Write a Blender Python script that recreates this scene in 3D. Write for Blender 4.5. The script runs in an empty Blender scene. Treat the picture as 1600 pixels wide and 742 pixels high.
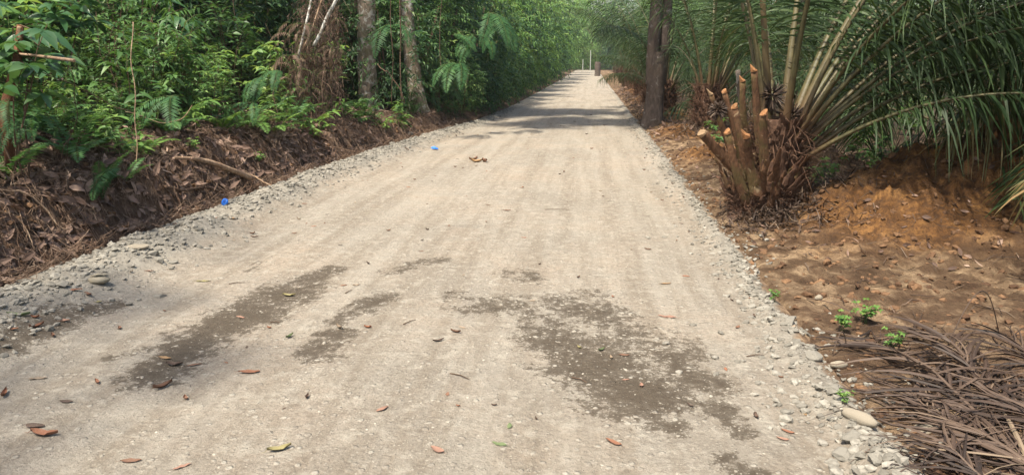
import bpy, math, random
import numpy as np
from mathutils import Vector, Matrix

PI = math.pi
R = math.radians
S = bpy.context.scene
COL = S.collection
rng = np.random.default_rng(7)
random.seed(7)

# ------------------------------------------------------------------ camera, light, exposure
PITCH, YAW, CAMH, FPX = 13.4, 5.9, 1.5, 1155.0
cd = bpy.data.cameras.new('camera')
cam = bpy.data.objects.new('camera', cd)
COL.objects.link(cam)
cam.location = (0, 0, CAMH)
cam.rotation_euler = (R(90 - PITCH), 0, R(YAW))
cd.sensor_width = 36
cd.lens = FPX / 1600 * 36
cd.clip_start = 0.05
cd.clip_end = 1500
S.camera = cam

SUN_EL, SUN_AZ = 64.0, 215.0          # azimuth clockwise from +Y: behind the camera, to the left
w = bpy.data.worlds.new('World')
S.world = w
w.use_nodes = True
nt = w.node_tree
bg = nt.nodes['Background']
sky = nt.nodes.new('ShaderNodeTexSky')
sky.sky_type = 'NISHITA'
sky.sun_disc = False
sky.sun_elevation = R(SUN_EL)
sky.sun_rotation = R(SUN_AZ)
sky.air_density = 1.3
sky.dust_density = 4.0
nt.links.new(sky.outputs[0], bg.inputs[0])
bg.inputs[1].default_value = 0.12
sd = bpy.data.lights.new('sun', 'SUN')
sd.energy = 4.2
sd.angle = R(2.4)
sd.color = (1.0, 0.92, 0.78)
sun = bpy.data.objects.new('sun', sd)
COL.objects.link(sun)
sv = Vector((math.sin(R(SUN_AZ)) * math.cos(R(SUN_EL)), math.cos(R(SUN_AZ)) * math.cos(R(SUN_EL)), math.sin(R(SUN_EL))))
sun.rotation_euler = sv.to_track_quat('Z', 'Y').to_euler()
sun.location = sv * 60
S.view_settings.view_transform = 'Standard'
S.view_settings.look = 'None'
S.view_settings.exposure = 1.05
S.view_settings.gamma = 1
S.render.engine = 'CYCLES'
S.cycles.max_bounces = 7
S.cycles.diffuse_bounces = 4
S.cycles.transmission_bounces = 4
S.cycles.caustics_reflective = False
S.cycles.caustics_refractive = False

# ------------------------------------------------------------------ noise
_perm = np.random.default_rng(3).permutation(4096)
_grad = np.random.default_rng(4).uniform(-1, 1, (4096, 2))


def perlin(x, y):
    x = np.asarray(x, float); y = np.asarray(y, float)
    xi = np.floor(x).astype(int); yi = np.floor(y).astype(int)
    xf = x - xi; yf = y - yi
    u = xf * xf * xf * (xf * (xf * 6 - 15) + 10); v = yf * yf * yf * (yf * (yf * 6 - 15) + 10)

    def g(i, j, dx, dy):
        h = _perm[(_perm[i & 4095] + j) & 4095]
        return _grad[h, 0] * dx + _grad[h, 1] * dy
    a = g(xi, yi, xf, yf); b = g(xi + 1, yi, xf - 1, yf)
    c = g(xi, yi + 1, xf, yf - 1); d = g(xi + 1, yi + 1, xf - 1, yf - 1)
    return (a + u * (b - a)) + v * ((c + u * (d - c)) - (a + u * (b - a)))


def fbm(x, y, o=4, s=1.0, ox=0.0):
    t = 0; a = 1.0
    for k in range(o):
        t = t + a * perlin(np.asarray(x) * s * 2 ** k + ox + 17.3 * k, np.asarray(y) * s * 2 ** k + 5.1 * k + ox)
        a *= .5
    return t


def sm(t):
    t = np.clip(t, 0, 1)
    return t * t * (3 - 2 * t)


# ------------------------------------------------------------------ terrain
def toe(y):
    return np.interp(y, [0, 5, 8, 10, 13, 16, 19, 24, 32, 60, 130], [-3.72, -3.80, -3.76, -3.68, -3.45, -3.2, -2.85, -2.6, -2.5, -2.3, -2.4])


def redge(y):
    return 1.2 + 0.11 * fbm(y * 0 + 3.3, y, 3, .9) + .04 * fbm(y * 0 + 9.3, y, 2, 4.)


MOUNDS = [(3.65, 7.5, 1.3, .8, .70), (2.75, 6.6, .9, .7, .16), (4.9, 6.9, 1.2, 1.0, .5), (2.9, 10.0, .9, .8, .40), (1.95, 11.6, .55, .9, .24),
          (1.75, 7.35, .6, .55, .12), (2.1, 15.3, .8, .9, .22), (1.5, 17.6, .5, .7, .18), (2.0, 21, .6, 2.0, .25), (2.1, 27, .6, 3.0, .3), (2.2, 36, .7, 5.0, .3)]


def H(x, y):
    """height of the natural ground"""
    x = np.asarray(x, float); y = np.asarray(y, float)
    eL = toe(y) + .10 * fbm(x * .2, y, 3, 1.3) + .07 * fbm(x, y, 3, 4.5, 2.) - x
    hb = np.interp(y, [0, 8, 12, 16, 25, 60], [.72, .70, .58, .42, .25, .15])
    n = fbm(x, y, 4, 1.1, 3.7)
    nf = fbm(x, y, 3, 6., 8.7)
    bank = hb * (.7 * sm(eL / .5) + .3 * sm((eL + .05) / 1.0)) * (1 + .18 * n) + .09 * np.clip(eL - .5, 0, 7) + (.12 * n + .06 * nf) * sm((eL - .02) / .5)
    eR = x - redge(y)
    m = 0
    for cx, cy, sx, sy, h in MOUNDS:
        q = ((x - cx) / sx) ** 2 + ((y - cy) / sy) ** 2
        m = m + h * np.exp(-q * 1.1)
    right = .088 * sm((eR + .02) / .12) + (m * (1 + .35 * nf + .15 * n) + .05 * n + .06 * nf + .05 * np.maximum(fbm(x, y, 4, 8., 1.), -.15)) * sm(eR / .35)
    return -.07 + np.where(x < -1, bank * sm(eL / .05 + .2), right)


def road_edge_l(y):
    return np.interp(y, [0, 4, 6, 8, 10, 13, 16, 20, 30, 130], [-3.05, -3.02, -3.05, -3.08, -3.05, -2.9, -2.7, -2.4, -2.3, -2.3])


def ZR(x, y):
    """height of the road surface"""
    x = np.asarray(x, float); y = np.asarray(y, float)
    el = road_edge_l(y); t = toe(y)
    cx = (el + t) / 2 - .02
    wd = np.maximum((el - t) * .5, .12)
    bn = fbm(x, y, 3, 2.1, 5.)
    berm = (.15 + .10 * bn) * np.exp(-((x - cx) / wd) ** 2) * np.interp(y, [0, 12, 18, 30], [1, .9, .4, .1])
    bermr = (.05 + .05 * bn) * np.exp(-((x - 1.14) / .09) ** 2)
    z = .02 * np.cos((x + 1.05) / 2.3 * PI / 2) + .010 * fbm(x * .7, y * .3, 3, 1.0) + .004 * fbm(x, y, 2, 9.)
    z = z - .012 * np.exp(-((x + .05) / .28) ** 2) - .014 * np.exp(-((x + 1.9) / .3) ** 2) + berm + bermr
    z = z + .015 * fbm(x, y, 3, 14.) * (np.exp(-((x - cx) / wd) ** 2) + np.exp(-((x - 1.15) / .1) ** 2))
    z = z - .25 * np.clip(x - redge(y) - .02, 0, .5) - .3 * np.clip(t - .04 - x, 0, .5)
    return z


def ZT(x, y):
    return np.maximum(H(x, y), ZR(x, y))


_a, _b = R(PITCH), R(YAW)


def ray(px, py):
    cx = (px - 800) / FPX; cy = -(py - 371) / FPX
    d = np.array([math.cos(_b) * cx - math.sin(_b) * math.cos(_a) - math.sin(_b) * math.sin(_a) * cy,
                  math.sin(_b) * cx + math.cos(_b) * math.cos(_a) + math.cos(_b) * math.sin(_a) * cy,
                  -math.sin(_a) + math.cos(_a) * cy])
    return d


def at(px, py, z=0.0):
    d = ray(px, py); t = (z - CAMH) / d[2]
    return Vector((d[0] * t, d[1] * t, z))


def atd(px, py, Y):
    d = ray(px, py); t = Y / d[1]
    return Vector((d[0] * t, Y, CAMH + d[2] * t))


def atg(px, py):
    d = ray(px, py)
    ts = 1.5 * 1.01 ** np.arange(0, 450)
    x = d[0] * ts; y = d[1] * ts; z = CAMH + d[2] * ts
    k = np.argmax(z < ZT(x, y))
    return Vector((x[k], y[k], float(ZT(x[k], y[k]))))


# ------------------------------------------------------------------ mesh building
class MB:
    def __init__(s):
        s.V = []; s.Q = []; s.T = []; s.var = []; s.n = 0; s.qm = []; s.tm = []; s.at = {}

    def add(s, v, quads=None, tris=None, var=0.5, mat=0):
        v = np.asarray(v, float).reshape(-1, 3)
        s.V.append(v)
        s.var.append(np.broadcast_to(np.asarray(var, float), (len(v),)).copy())
        if quads is not None and len(quads):
            q = np.asarray(quads, int).reshape(-1, 4) + s.n
            s.Q.append(q); s.qm.append(np.full(len(q), mat))
        if tris is not None and len(tris):
            t = np.asarray(tris, int).reshape(-1, 3) + s.n
            s.T.append(t); s.tm.append(np.full(len(t), mat))
        s.n += len(v)

    def mesh(s, name, mats, smooth=False, attrs=None):
        me = bpy.data.meshes.new(name)
        V = np.concatenate(s.V) if s.V else np.zeros((0, 3))
        Q = np.concatenate(s.Q) if s.Q else np.zeros((0, 4), int)
        T = np.concatenate(s.T) if s.T else np.zeros((0, 3), int)
        me.vertices.add(len(V)); me.vertices.foreach_set('co', V.astype(np.float32).ravel())
        L = np.concatenate([Q.ravel(), T.ravel()])
        me.loops.add(len(L)); me.loops.foreach_set('vertex_index', L.astype(np.int32))
        nf = len(Q) + len(T)
        me.polygons.add(nf)
        st = np.concatenate([np.arange(len(Q)) * 4, len(Q) * 4 + np.arange(len(T)) * 3])
        me.polygons.foreach_set('loop_start', st.astype(np.int32))
        mi = np.concatenate(s.qm + s.tm) if nf else np.zeros(0)
        for m in (mats if isinstance(mats, (list, tuple)) else [mats]):
            me.materials.append(m)
        me.polygons.foreach_set('material_index', mi.astype(np.int32))
        me.polygons.foreach_set('use_smooth', np.full(nf, smooth))
        a = me.attributes.new('var', 'FLOAT', 'POINT')
        a.data.foreach_set('value', np.concatenate(s.var).astype(np.float32))
        for k, val in (attrs or {}).items():
            a = me.attributes.new(k, 'FLOAT', 'POINT')
            a.data.foreach_set('value', np.asarray(val, np.float32).ravel())
        me.update(calc_edges=True)
        me.validate()
        return me


def nrm(v):
    v = np.asarray(v, float)
    return v / np.maximum(np.linalg.norm(v, axis=-1, keepdims=True), 1e-9)


def tube(mb, pts, rad, seg=6, var=.5, mat=0, cap=True, flat=1.0, up=(0.02, 0.03, 1.0), rough=0.0):
    """tapered tube along a polyline; flat squashes it along the second cross axis"""
    P = np.asarray(pts, float); n = len(P)
    r = np.broadcast_to(np.asarray(rad, float), (n,))
    t = nrm(np.gradient(P, axis=0))
    u0 = np.asarray(up, float)
    if abs(t[0] @ nrm(u0)) > .9:
        u0 = np.array([1.0, .05, .02])
    a = nrm(np.cross(t, u0)); b = np.cross(a, t)
    th = np.arange(seg) / seg * 2 * PI
    rr = r[:, None] * np.ones((n, seg))
    if rough:
        rr = rr * (1 + rough * rng.uniform(-1, 1, (n, seg)))
    v = P[:, None] + rr[..., None] * (np.cos(th)[None, :, None] * a[:, None] + flat * np.sin(th)[None, :, None] * b[:, None])
    i = np.arange(n - 1)[:, None] * seg; j = np.arange(seg)[None]
    q = np.stack([i + j, i + (j + 1) % seg, i + seg + (j + 1) % seg, i + seg + j], -1).reshape(-1, 4)
    v = v.reshape(-1, 3)
    tr = []
    if cap:
        v = np.vstack([v, P[:1], P[-1:]])
        k = n * seg
        for jj in range(seg):
            tr.append((k, (jj + 1) % seg, jj)); tr.append((k + 1, k - seg + jj, k - seg + (jj + 1) % seg))
    mb.add(v, q, tr, var, mat)


def leaf_tmpl(st, hw, fold):
    v = []; q = []
    for t, h in zip(st, hw):
        v += [(t, -h, fold * h), (t, 0, 0), (t, h, fold * h)]
    for k in range(len(st) - 1):
        a = 3 * k
        q += [(a, a + 1, a + 4, a + 3), (a + 1, a + 2, a + 5, a + 4)]
    return np.array(v), np.array(q), None


T_FINE = leaf_tmpl([0, .12, .35, .6, .85, 1], [.04, .55, 1, .92, .42, .02], .28)
T_MID = (np.array([(0, 0, 0), (.42, -1, .3), (.45, 0, 0), (.42, 1, .3), (1, 0, 0)]), None, np.array([(0, 1, 2), (0, 2, 3), (1, 4, 2), (2, 4, 3)]))
T_QUAD = (np.array([(0, 0, 0), (.45, -1, .15), (1, 0, 0), (.45, 1, .15)]), np.array([(0, 1, 2, 3)]), None)
T_STRIP = (np.array([(0, -.6, 0), (0, .6, 0), (.22, -1, 0), (.22, 1, 0), (.6, -.8, 0), (.6, .8, 0), (.85, -.42, 0), (.85, .42, 0), (1, -.03, 0), (1, .03, 0)]),
           np.array([(0, 1, 3, 2), (2, 3, 5, 4), (4, 5, 7, 6), (6, 7, 9, 8)]), None)
T_VSTRIP = leaf_tmpl([0, .25, .6, .85, 1], [.5, 1, .8, .42, .03], .45)


def leaves(mb, base, d, n, L, W, tm=T_MID, bend=0.1, droop=0.0, var=None, mat=0, twist=0.0):
    V, Q, T = tm
    base = np.asarray(base, float).reshape(-1, 3); N = len(base)
    d = nrm(np.broadcast_to(d, (N, 3))); n = np.broadcast_to(n, (N, 3))
    wv = nrm(np.cross(n, d)); nn = np.cross(d, wv)
    L = np.broadcast_to(L, (N,)); W = np.broadcast_to(W, (N,)); bend = np.broadcast_to(bend, (N,)); droop = np.broadcast_to(droop, (N,))
    t, s_, h = V[:, 0], V[:, 1], V[:, 2]
    if np.any(twist):
        tw = np.broadcast_to(twist, (N,))[:, None] * t[None]
        c, si = np.cos(tw)[..., None], np.sin(tw)[..., None]
        w2 = wv[:, None] * c + nn[:, None] * si; n2 = nn[:, None] * c - wv[:, None] * si
    else:
        w2 = wv[:, None]; n2 = nn[:, None]
    P = base[:, None] + d[:, None] * (L[:, None] * t)[..., None] + w2 * (W[:, None] * .5 * s_)[..., None] \
        + n2 * (W[:, None] * .5 * h)[..., None] - nn[:, None] * (bend[:, None] * L[:, None] * t ** 2)[..., None]
    P[..., 2] -= droop[:, None] * L[:, None] * t ** 1.8
    k = len(V); off = np.arange(N)[:, None, None] * k
    if var is None:
        var = rng.random(N)
    vv = np.repeat(np.broadcast_to(var, (N,)), k)
    mb.add(P.reshape(-1, 3), (Q[None] + off).reshape(-1, 4) if Q is not None else None, (T[None] + off).reshape(-1, 3) if T is not None else None, vv, mat)


# ------------------------------------------------------------------ objects
def obj(name, me, parent=None, loc=None, rot=None, sc=None):
    o = bpy.data.objects.new(name, me)
    COL.objects.link(o)
    if parent is not None: o.parent = parent
    if loc is not None: o.location = loc
    if rot is not None: o.rotation_euler = rot
    if sc is not None: o.scale = (sc, sc, sc) if isinstance(sc, (int, float)) else sc
    return o


def tag(o, label, cat, group=None):
    o['label'] = label; o['category'] = cat
    if group: o['group'] = group
    return o


def thing(name, label, cat, loc=(0, 0, 0), rz=0.0, sc=1.0, group=None):
    o = obj(name, None, loc=loc, rot=(0, 0, rz), sc=sc)
    o.empty_display_size = .2
    return tag(o, label, cat, group)


def kind(o, k):
    o['kind'] = k
    return o


def dup(root, loc, rz=0.0, sc=1.0, label=None, group=None, tilt=(0, 0)):
    r = root.copy(); COL.objects.link(r)
    r.location = loc; r.rotation_euler = (tilt[0], tilt[1], rz); r.scale = (sc, sc, sc) if isinstance(sc, (int, float)) else sc
    if label: r['label'] = label
    if group: r['group'] = group
    for ch in root.children:
        c = ch.copy(); COL.objects.link(c); c.parent = r
        for g in ch.children:
            d = g.copy(); COL.objects.link(d); d.parent = c
    return r


# ------------------------------------------------------------------ materials
class NT:
    def __init__(s, name):
        s.m = bpy.data.materials.new(name); s.m.use_nodes = True
        s.t = s.m.node_tree; s.t.nodes.clear()
        s.out = s.n('ShaderNodeOutputMaterial')

    def n(s, ty, **kw):
        nd = s.t.nodes.new(ty)
        for k, v in kw.items():
            if k.startswith('i_'):
                nd.inputs[k[2:].replace('_', ' ')].default_value = v
            else:
                setattr(nd, k, v)
        return nd

    def l(s, a, b):
        s.t.links.new(a, b)

    def mix(s, f, a, b, mode='MIX'):
        nd = s.n('ShaderNodeMix', data_type='RGBA', blend_type=mode)
        for sock, val in ((nd.inputs[0], f), (nd.inputs[6], a), (nd.inputs[7], b)):
            if isinstance(val, (int, float)): sock.default_value = val
            elif isinstance(val, tuple): sock.default_value = (*val, 1) if len(val) == 3 else val
            else: s.l(val, sock)
        return nd.outputs[2]

    def math(s, op, a, b=0.0, clamp=False):
        nd = s.n('ShaderNodeMath', operation=op, use_clamp=clamp)
        for sock, val in ((nd.inputs[0], a), (nd.inputs[1], b)):
            if isinstance(val, (int, float)): sock.default_value = val
            else: s.l(val, sock)
        return nd.outputs[0]

    def attr(s, name):
        return s.n('ShaderNodeAttribute', attribute_name=name).outputs['Fac']

    def noise(s, scale, detail=4, rough=.6, vec=None, dist=0.0):
        nd = s.n('ShaderNodeTexNoise', i_Scale=scale, i_Detail=detail, i_Roughness=rough, i_Distortion=dist)
        if vec is not None: s.l(vec, nd.inputs['Vector'])
        return nd.outputs['Fac']

    def ramp(s, f, stops):
        nd = s.n('ShaderNodeValToRGB'); e = nd.color_ramp.elements
        while len(e) < len(stops): e.new(.5)
        for k, (p, c) in enumerate(stops):
            e[k].position = p; e[k].color = (*c, 1) if isinstance(c, tuple) else (c, c, c, 1)
        s.l(f, nd.inputs[0]); return nd.outputs[0]

    def pos(s):
        return s.n('ShaderNodeTexCoord').outputs['Object']

    def bump(s, h, strength=.5, dist=.02, nrm_=None):
        nd = s.n('ShaderNodeBump', i_Strength=strength, i_Distance=dist)
        s.l(h, nd.inputs['Height'])
        if nrm_ is not None: s.l(nrm_, nd.inputs['Normal'])
        return nd.outputs[0]

    def principled(s, col, rough=.8, normal=None, spec=.3):
        p = s.n('ShaderNodeBsdfPrincipled')
        if isinstance(col, tuple): p.inputs['Base Color'].default_value = (*col, 1)
        else: s.l(col, p.inputs['Base Color'])
        if isinstance(rough, (int, float)): p.inputs['Roughness'].default_value = rough
        else: s.l(rough, p.inputs['Roughness'])
        p.inputs['Specular IOR Level'].default_value = spec
        if normal is not None: s.l(normal, p.inputs['Normal'])
        return p.outputs[0]

    def done(s, sh):
        s.l(sh, s.out.inputs[0]); return s.m


def leaf_mat(name, stops, trans=.35, rough=.42, spec=.45, tint=(1.2, 1.1, .75)):
    m = NT(name)
    oi = m.n('ShaderNodeObjectInfo').outputs['Random']
    f = m.math('ADD', m.math('MULTIPLY', m.attr('var'), .75), m.math('MULTIPLY', oi, .25))
    c = m.ramp(f, stops)
    nz = m.noise(9.0, 2)
    c = m.mix(m.math('MULTIPLY', nz, .5), c, (stops[0][1][0] * .8, stops[0][1][1] * .8, stops[0][1][2] * .8))
    p = m.principled(c, rough + .05, spec=spec * .8)
    tc = m.mix(1.0, c, tint, 'MULTIPLY')
    tr = m.n('ShaderNodeBsdfTranslucent'); m.l(tc, tr.inputs[0])
    mx = m.n('ShaderNodeMixShader'); mx.inputs[0].default_value = trans
    m.l(p, mx.inputs[1]); m.l(tr.outputs[0], mx.inputs[2])
    return m.done(mx.outputs[0])


G_MID = leaf_mat('leaf_green', [(0, (.036, .086, .028)), (.5, (.095, .20, .052)), (.82, (.19, .31, .080)), (1, (.36, .42, .12))])
G_DARK = leaf_mat('leaf_dark_green', [(0, (.022, .056, .026)), (.6, (.050, .120, .046)), (1, (.13, .22, .07))], rough=.33, spec=.5)
G_BRIGHT = leaf_mat('leaf_bright_green', [(0, (.07, .16, .040)), (.5, (.16, .30, .070)), (1, (.36, .46, .12))], trans=.4)
G_FERN = leaf_mat('fern_green', [(0, (.038, .105, .032)), (.6, (.085, .19, .055)), (1, (.20, .32, .09))], trans=.35, rough=.5)
G_FERN2 = leaf_mat('fern_yellow_green', [(0, (.07, .16, .035)), (.6, (.14, .26, .05)), (1, (.26, .36, .08))], trans=.4, rough=.55)
G_BUSH = leaf_mat('hedge_leaf_green', [(0, (.014, .042, .017)), (.5, (.048, .118, .038)), (.8, (.12, .22, .06)), (1, (.32, .34, .12))], rough=.4)
G_CROWN = leaf_mat('crown_leaf_green', [(0, (.04, .10, .03)), (.6, (.08, .18, .045)), (1, (.16, .27, .06))])
G_PALM = leaf_mat('palm_leaflet_green', [(0, (.026, .052, .020)), (.45, (.050, .088, .030)), (.8, (.085, .13, .04)), (1, (.24, .19, .08))], trans=.3, rough=.45, spec=.32)
G_PALM_DRY = leaf_mat('palm_leaflet_drying', [(0, (.06, .085, .03)), (.5, (.14, .13, .05)), (1, (.38, .22, .10))], trans=.25, rough=.5)
B_DEAD = leaf_mat('dead_frond_brown', [(0, (.018, .012, .009)), (.4, (.068, .042, .029)), (.75, (.145, .098, .068)), (1, (.31, .235, .155))], trans=.06, rough=.6, tint=(1, .9, .7))
B_DRYFERN = leaf_mat('dry_fern_brown', [(0, (.045, .030, .021)), (.5, (.15, .095, .065)), (1, (.40, .28, .20))], trans=.2, rough=.8, tint=(1, .8, .6))
B_LITTER = leaf_mat('litter_brown', [(0, (.055, .032, .022)), (.4, (.16, .098, .070)), (.75, (.31, .205, .15)), (1, (.54, .41, .31))], trans=.05, rough=.7, tint=(1, .8, .6))


def bark_mat(name, c0, c1, lichen=(.42, .43, .38), amount=.56, scale=9, red=None):
    m = NT(name)
    p = m.pos()
    mp = m.n('ShaderNodeMapping'); mp.inputs['Scale'].default_value = (1, 1, .35); m.l(p, mp.inputs[0])
    a = m.noise(scale * 2.2, 6, .65, mp.outputs[0])
    c = m.ramp(a, [(.3, c0), (.7, c1)])
    l = m.noise(scale * .8, 5, .6, p, .6)
    k = m.ramp(l, [(amount, 0.0), (amount + .05, 1.0)])
    c = m.mix(m.math('MULTIPLY', k, .8), c, lichen)
    l2 = m.noise(scale * .3, 3, .6, p)
    c = m.mix(m.ramp(l2, [(.5, 0.0), (.62, .6)]), c, red or (.07, .085, .035))
    h = m.noise(scale * 5, 6, .7, mp.outputs[0])
    return m.done(m.principled(c, .9, m.bump(m.math('ADD', h, a), .7, .02), .15))


BARK = bark_mat('mottled_bark', (.13, .10, .075), (.36, .285, .215), (.54, .51, .44), .53, 13, (.13, .12, .06))
BARK_R = bark_mat('grey_brown_bark', (.055, .043, .036), (.145, .112, .092), (.22, .20, .18), .60, 9, (.085, .06, .045))
BARK_D = bark_mat('dark_bark', (.045, .032, .025), (.11, .08, .06), (.2, .2, .17), .64)
WOOD = bark_mat('dry_branch_wood', (.20, .13, .085), (.46, .33, .22), (.55, .45, .33), .6, 14, (.25, .15, .09))
PALE = bark_mat('pale_lichened_stick', (.20, .17, .14), (.42, .39, .34), (.6, .6, .56), .48, 16, (.12, .11, .07))
TWIG = bark_mat('brown_twig', (.07, .045, .03), (.17, .11, .075), (.3, .25, .2), .62, 20, (.08, .05, .03))
GSTEM = bark_mat('green_stem', (.06, .09, .03), (.12, .16, .05), (.25, .25, .15), .66, 20, (.08, .07, .03))
ROOTM = bark_mat('root_fibre_brown', (.085, .056, .040), (.27, .185, .13), (.44, .34, .25), .6, 25, (.10, .05, .03))


def petiole_mat():
    m = NT('palm_petiole')
    p = m.pos()
    oi = m.n('ShaderNodeObjectInfo').outputs['Random']
    a = m.noise(14, 5, .6, p)
    c = m.ramp(a, [(.3, (.045, .040, .018)), (.55, (.088, .082, .034)), (.75, (.16, .13, .06))])
    c = m.mix(m.ramp(m.attr('var'), [(.1, .85), (.4, 0.0)]), c, (.115, .058, .030))
    c = m.mix(m.math('MULTIPLY', oi, .35), c, (.13, .09, .05))
    h = m.noise(60, 4, .7, p)
    return m.done(m.principled(c, .5, m.bump(h, .4, .006), .35))


PETIOLE = petiole_mat()
STUBM = bark_mat('cut_petiole_brown', (.050, .028, .017), (.18, .095, .052), (.27, .20, .12), .62, 16, (.09, .075, .03))
CUT = bark_mat('fresh_cut_orange', (.24, .11, .045), (.46, .23, .105), (.45, .32, .2), .58, 40, (.16, .085, .04))
CUTPALE = bark_mat('dried_cut_tan', (.22, .145, .08), (.36, .25, .15), (.4, .32, .22), .62, 25, (.3, .2, .12))
FIBRE = bark_mat('palm_bole_fibre', (.045, .026, .018), (.15, .085, .055), (.25, .17, .12), .62, 22, (.09, .045, .028))


def road_mat():
    m = NT('road_gravel_surface')
    p = m.pos()
    big = m.noise(.7, 5, .6, p)
    c = m.ramp(big, [(.36, (.245, .218, .178)), (.5, (.302, .270, .220)), (.64, (.330, .275, .212))])
    mp = m.n('ShaderNodeMapping'); mp.inputs['Scale'].default_value = (3.6, .20, 1); m.l(p, mp.inputs[0])
    st = m.noise(1.6, 6, .65, mp.outputs[0])
    c = m.mix(m.ramp(m.noise(1.3, 5, .7, p), [(.48, 0.0), (.62, .35)]), c, (.345, .27, .20))
    c = m.mix(m.ramp(st, [(.42, 0.0), (.62, .75)]), c, (.205, .168, .125))
    fine = m.noise(48, 6, .8, p)
    c = m.mix(m.ramp(fine, [(.38, .55), (.54, 0.0)]), c, (.12, .098, .074))
    mid = m.noise(11, 6, .75, p)
    c = m.mix(m.ramp(mid, [(.50, 0.0), (.64, .6)]), c, (.39, .355, .29))
    dk = m.noise(15, 5, .75, p)
    c = m.mix(m.ramp(dk, [(.55, 0.0), (.66, .55)]), c, (.15, .122, .092))
    # embedded pebbles, two sizes
    heights = []
    for sc, th, colr in ((24, .36, (.45, .415, .345)), (62, .38, (.42, .38, .31))):
        v = m.n('ShaderNodeTexVoronoi', i_Scale=sc); v.inputs['Randomness'].default_value = 1.0
        w_ = m.n('ShaderNodeVectorMath', operation='ADD'); m.l(p, w_.inputs[0])
        nz = m.n('ShaderNodeTexNoise', i_Scale=sc * .6)
        m.l(p, nz.inputs['Vector'])
        sc2 = m.n('ShaderNodeVectorMath', operation='SCALE'); sc2.inputs['Scale'].default_value = .6 / sc
        m.l(nz.outputs['Color'], sc2.inputs[0]); m.l(sc2.outputs[0], w_.inputs[1])
        m.l(w_.outputs[0], v.inputs['Vector'])
        inside = m.ramp(v.outputs['Distance'], [(th - .12, 1.0), (th, 0.0)])
        sep = m.n('ShaderNodeSeparateColor'); m.l(v.outputs['Color'], sep.inputs[0])
        pick = m.ramp(sep.outputs[0], [(.72, 0.0), (.76, 1.0)])
        k = m.math('MULTIPLY', inside, pick)
        pc = m.mix(sep.outputs[1], colr, (.27, .235, .19))
        c = m.mix(m.math('MULTIPLY', k, .68), c, pc)
        heights.append(m.math('MULTIPLY', k, 9.0 / sc))
        pebk = k if sc == 24 else m.math('MAXIMUM', pebk0, k)
        pebk0 = k
    c = m.mix(m.math('MULTIPLY', m.attr('track'), m.ramp(st, [(.3, .55), (.6, .15)])), c, (.318, .285, .232))
    berm = m.attr('berm')
    bn = m.noise(14, 5, .7, p)
    bc = m.ramp(bn, [(.3, (.15, .135, .112)), (.6, (.28, .258, .215)), (.8, (.37, .345, .295))])
    c = m.mix(m.math('MULTIPLY', berm, .85), c, bc)
    c = m.mix(m.attr('soil'), c, m.ramp(m.noise(9, 5, .7, p), [(.36, (.085, .052, .030)), (.5, (.17, .11, .066)), (.64, (.31, .22, .135))]))
    # damp stains with speckled, ragged edges
    wet = m.attr('wet')
    n5 = m.math('MULTIPLY', m.math('SUBTRACT', m.noise(3.6, 4, .6, p), .5), 1.5)
    n26 = m.math('MULTIPLY', m.math('SUBTRACT', m.noise(16, 6, .8, p), .5), 2.5)
    n80 = m.math('MULTIPLY', m.math('SUBTRACT', m.noise(70, 3, .7, p), .5), .8)
    wv = m.math('ADD', m.math('ADD', wet, n5), m.math('ADD', n26, n80))
    wv = m.math('MULTIPLY', wv, m.ramp(wet, [(.02, 0.0), (.3, 1.0)]))
    wv = m.math('SUBTRACT', wv, m.math('MULTIPLY', pebk, .35))
    wm = m.ramp(wv, [(.42, 0.0), (.55, .75), (.95, 1.0)])
    wc = m.mix(m.noise(30, 4, .7, p), (.055, .042, .029), (.11, .086, .060))
    c = m.mix(wm, c, wc)
    h = m.math('ADD', m.math('MULTIPLY', fine, .7), m.math('ADD', heights[0], heights[1]))
    h = m.math('ADD', h, m.math('MULTIPLY', mid, 1.2))
    rgh = m.math('SUBTRACT', .92, m.math('MULTIPLY', wm, .22))
    return m.done(m.principled(c, rgh, m.bump(h, 1.0, .02), .25))


def ground_mat():
    m = NT('ground_soil')
    p = m.pos()
    n1 = m.noise(3.2, 6, .65, p); n2 = m.noise(17, 6, .7, p); n3 = m.noise(70, 4, .7, p)
    bank = m.ramp(n1, [(.3, (.060, .038, .026)), (.55, (.155, .10, .068)), (.75, (.26, .175, .12))])
    humus = m.ramp(n2, [(.3, (.030, .024, .017)), (.7, (.11, .078, .055))])
    dirt = m.ramp(n1, [(.36, (.070, .043, .025)), (.49, (.14, .090, .053)), (.62, (.36, .255, .155))])
    mound = m.ramp(m.math('ADD', m.math('MULTIPLY', n1, .6), m.math('MULTIPLY', n2, .4)), [(.38, (.055, .028, .013)), (.5, (.16, .078, .030)), (.62, (.32, .165, .06))])
    c = m.mix(m.attr('humus'), bank, humus)
    c = m.mix(m.attr('dirt'), c, dirt)
    c = m.mix(m.attr('mound'), c, mound)
    dk = m.ramp(m.noise(6.5, 5, .7, p), [(.5, 0.0), (.64, .7)])
    c = m.mix(dk, c, m.mix(.5, c, (.07, .045, .030)))
    c = m.mix(m.ramp(n2, [(.35, .55), (.55, 0.0)]), c, (.09, .052, .032))
    h = m.math('ADD', n2, m.math('MULTIPLY', n3, .4))
    return m.done(m.principled(c, .95, m.bump(h, 1.0, .06), .12))


def stone_mat(name, a, b):
    m = NT(name)
    v = m.attr('var'); p = m.pos()
    c = m.ramp(v, [(0, a), (1, b)])
    c = m.mix(m.ramp(m.noise(40, 5, .7, p), [(.4, .5), (.6, 0.0)]), c, (a[0] * .6, a[1] * .6, a[2] * .58))
    return m.done(m.principled(c, .9, m.bump(m.noise(90, 4, .7, p), .5, .004), .2))


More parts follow.
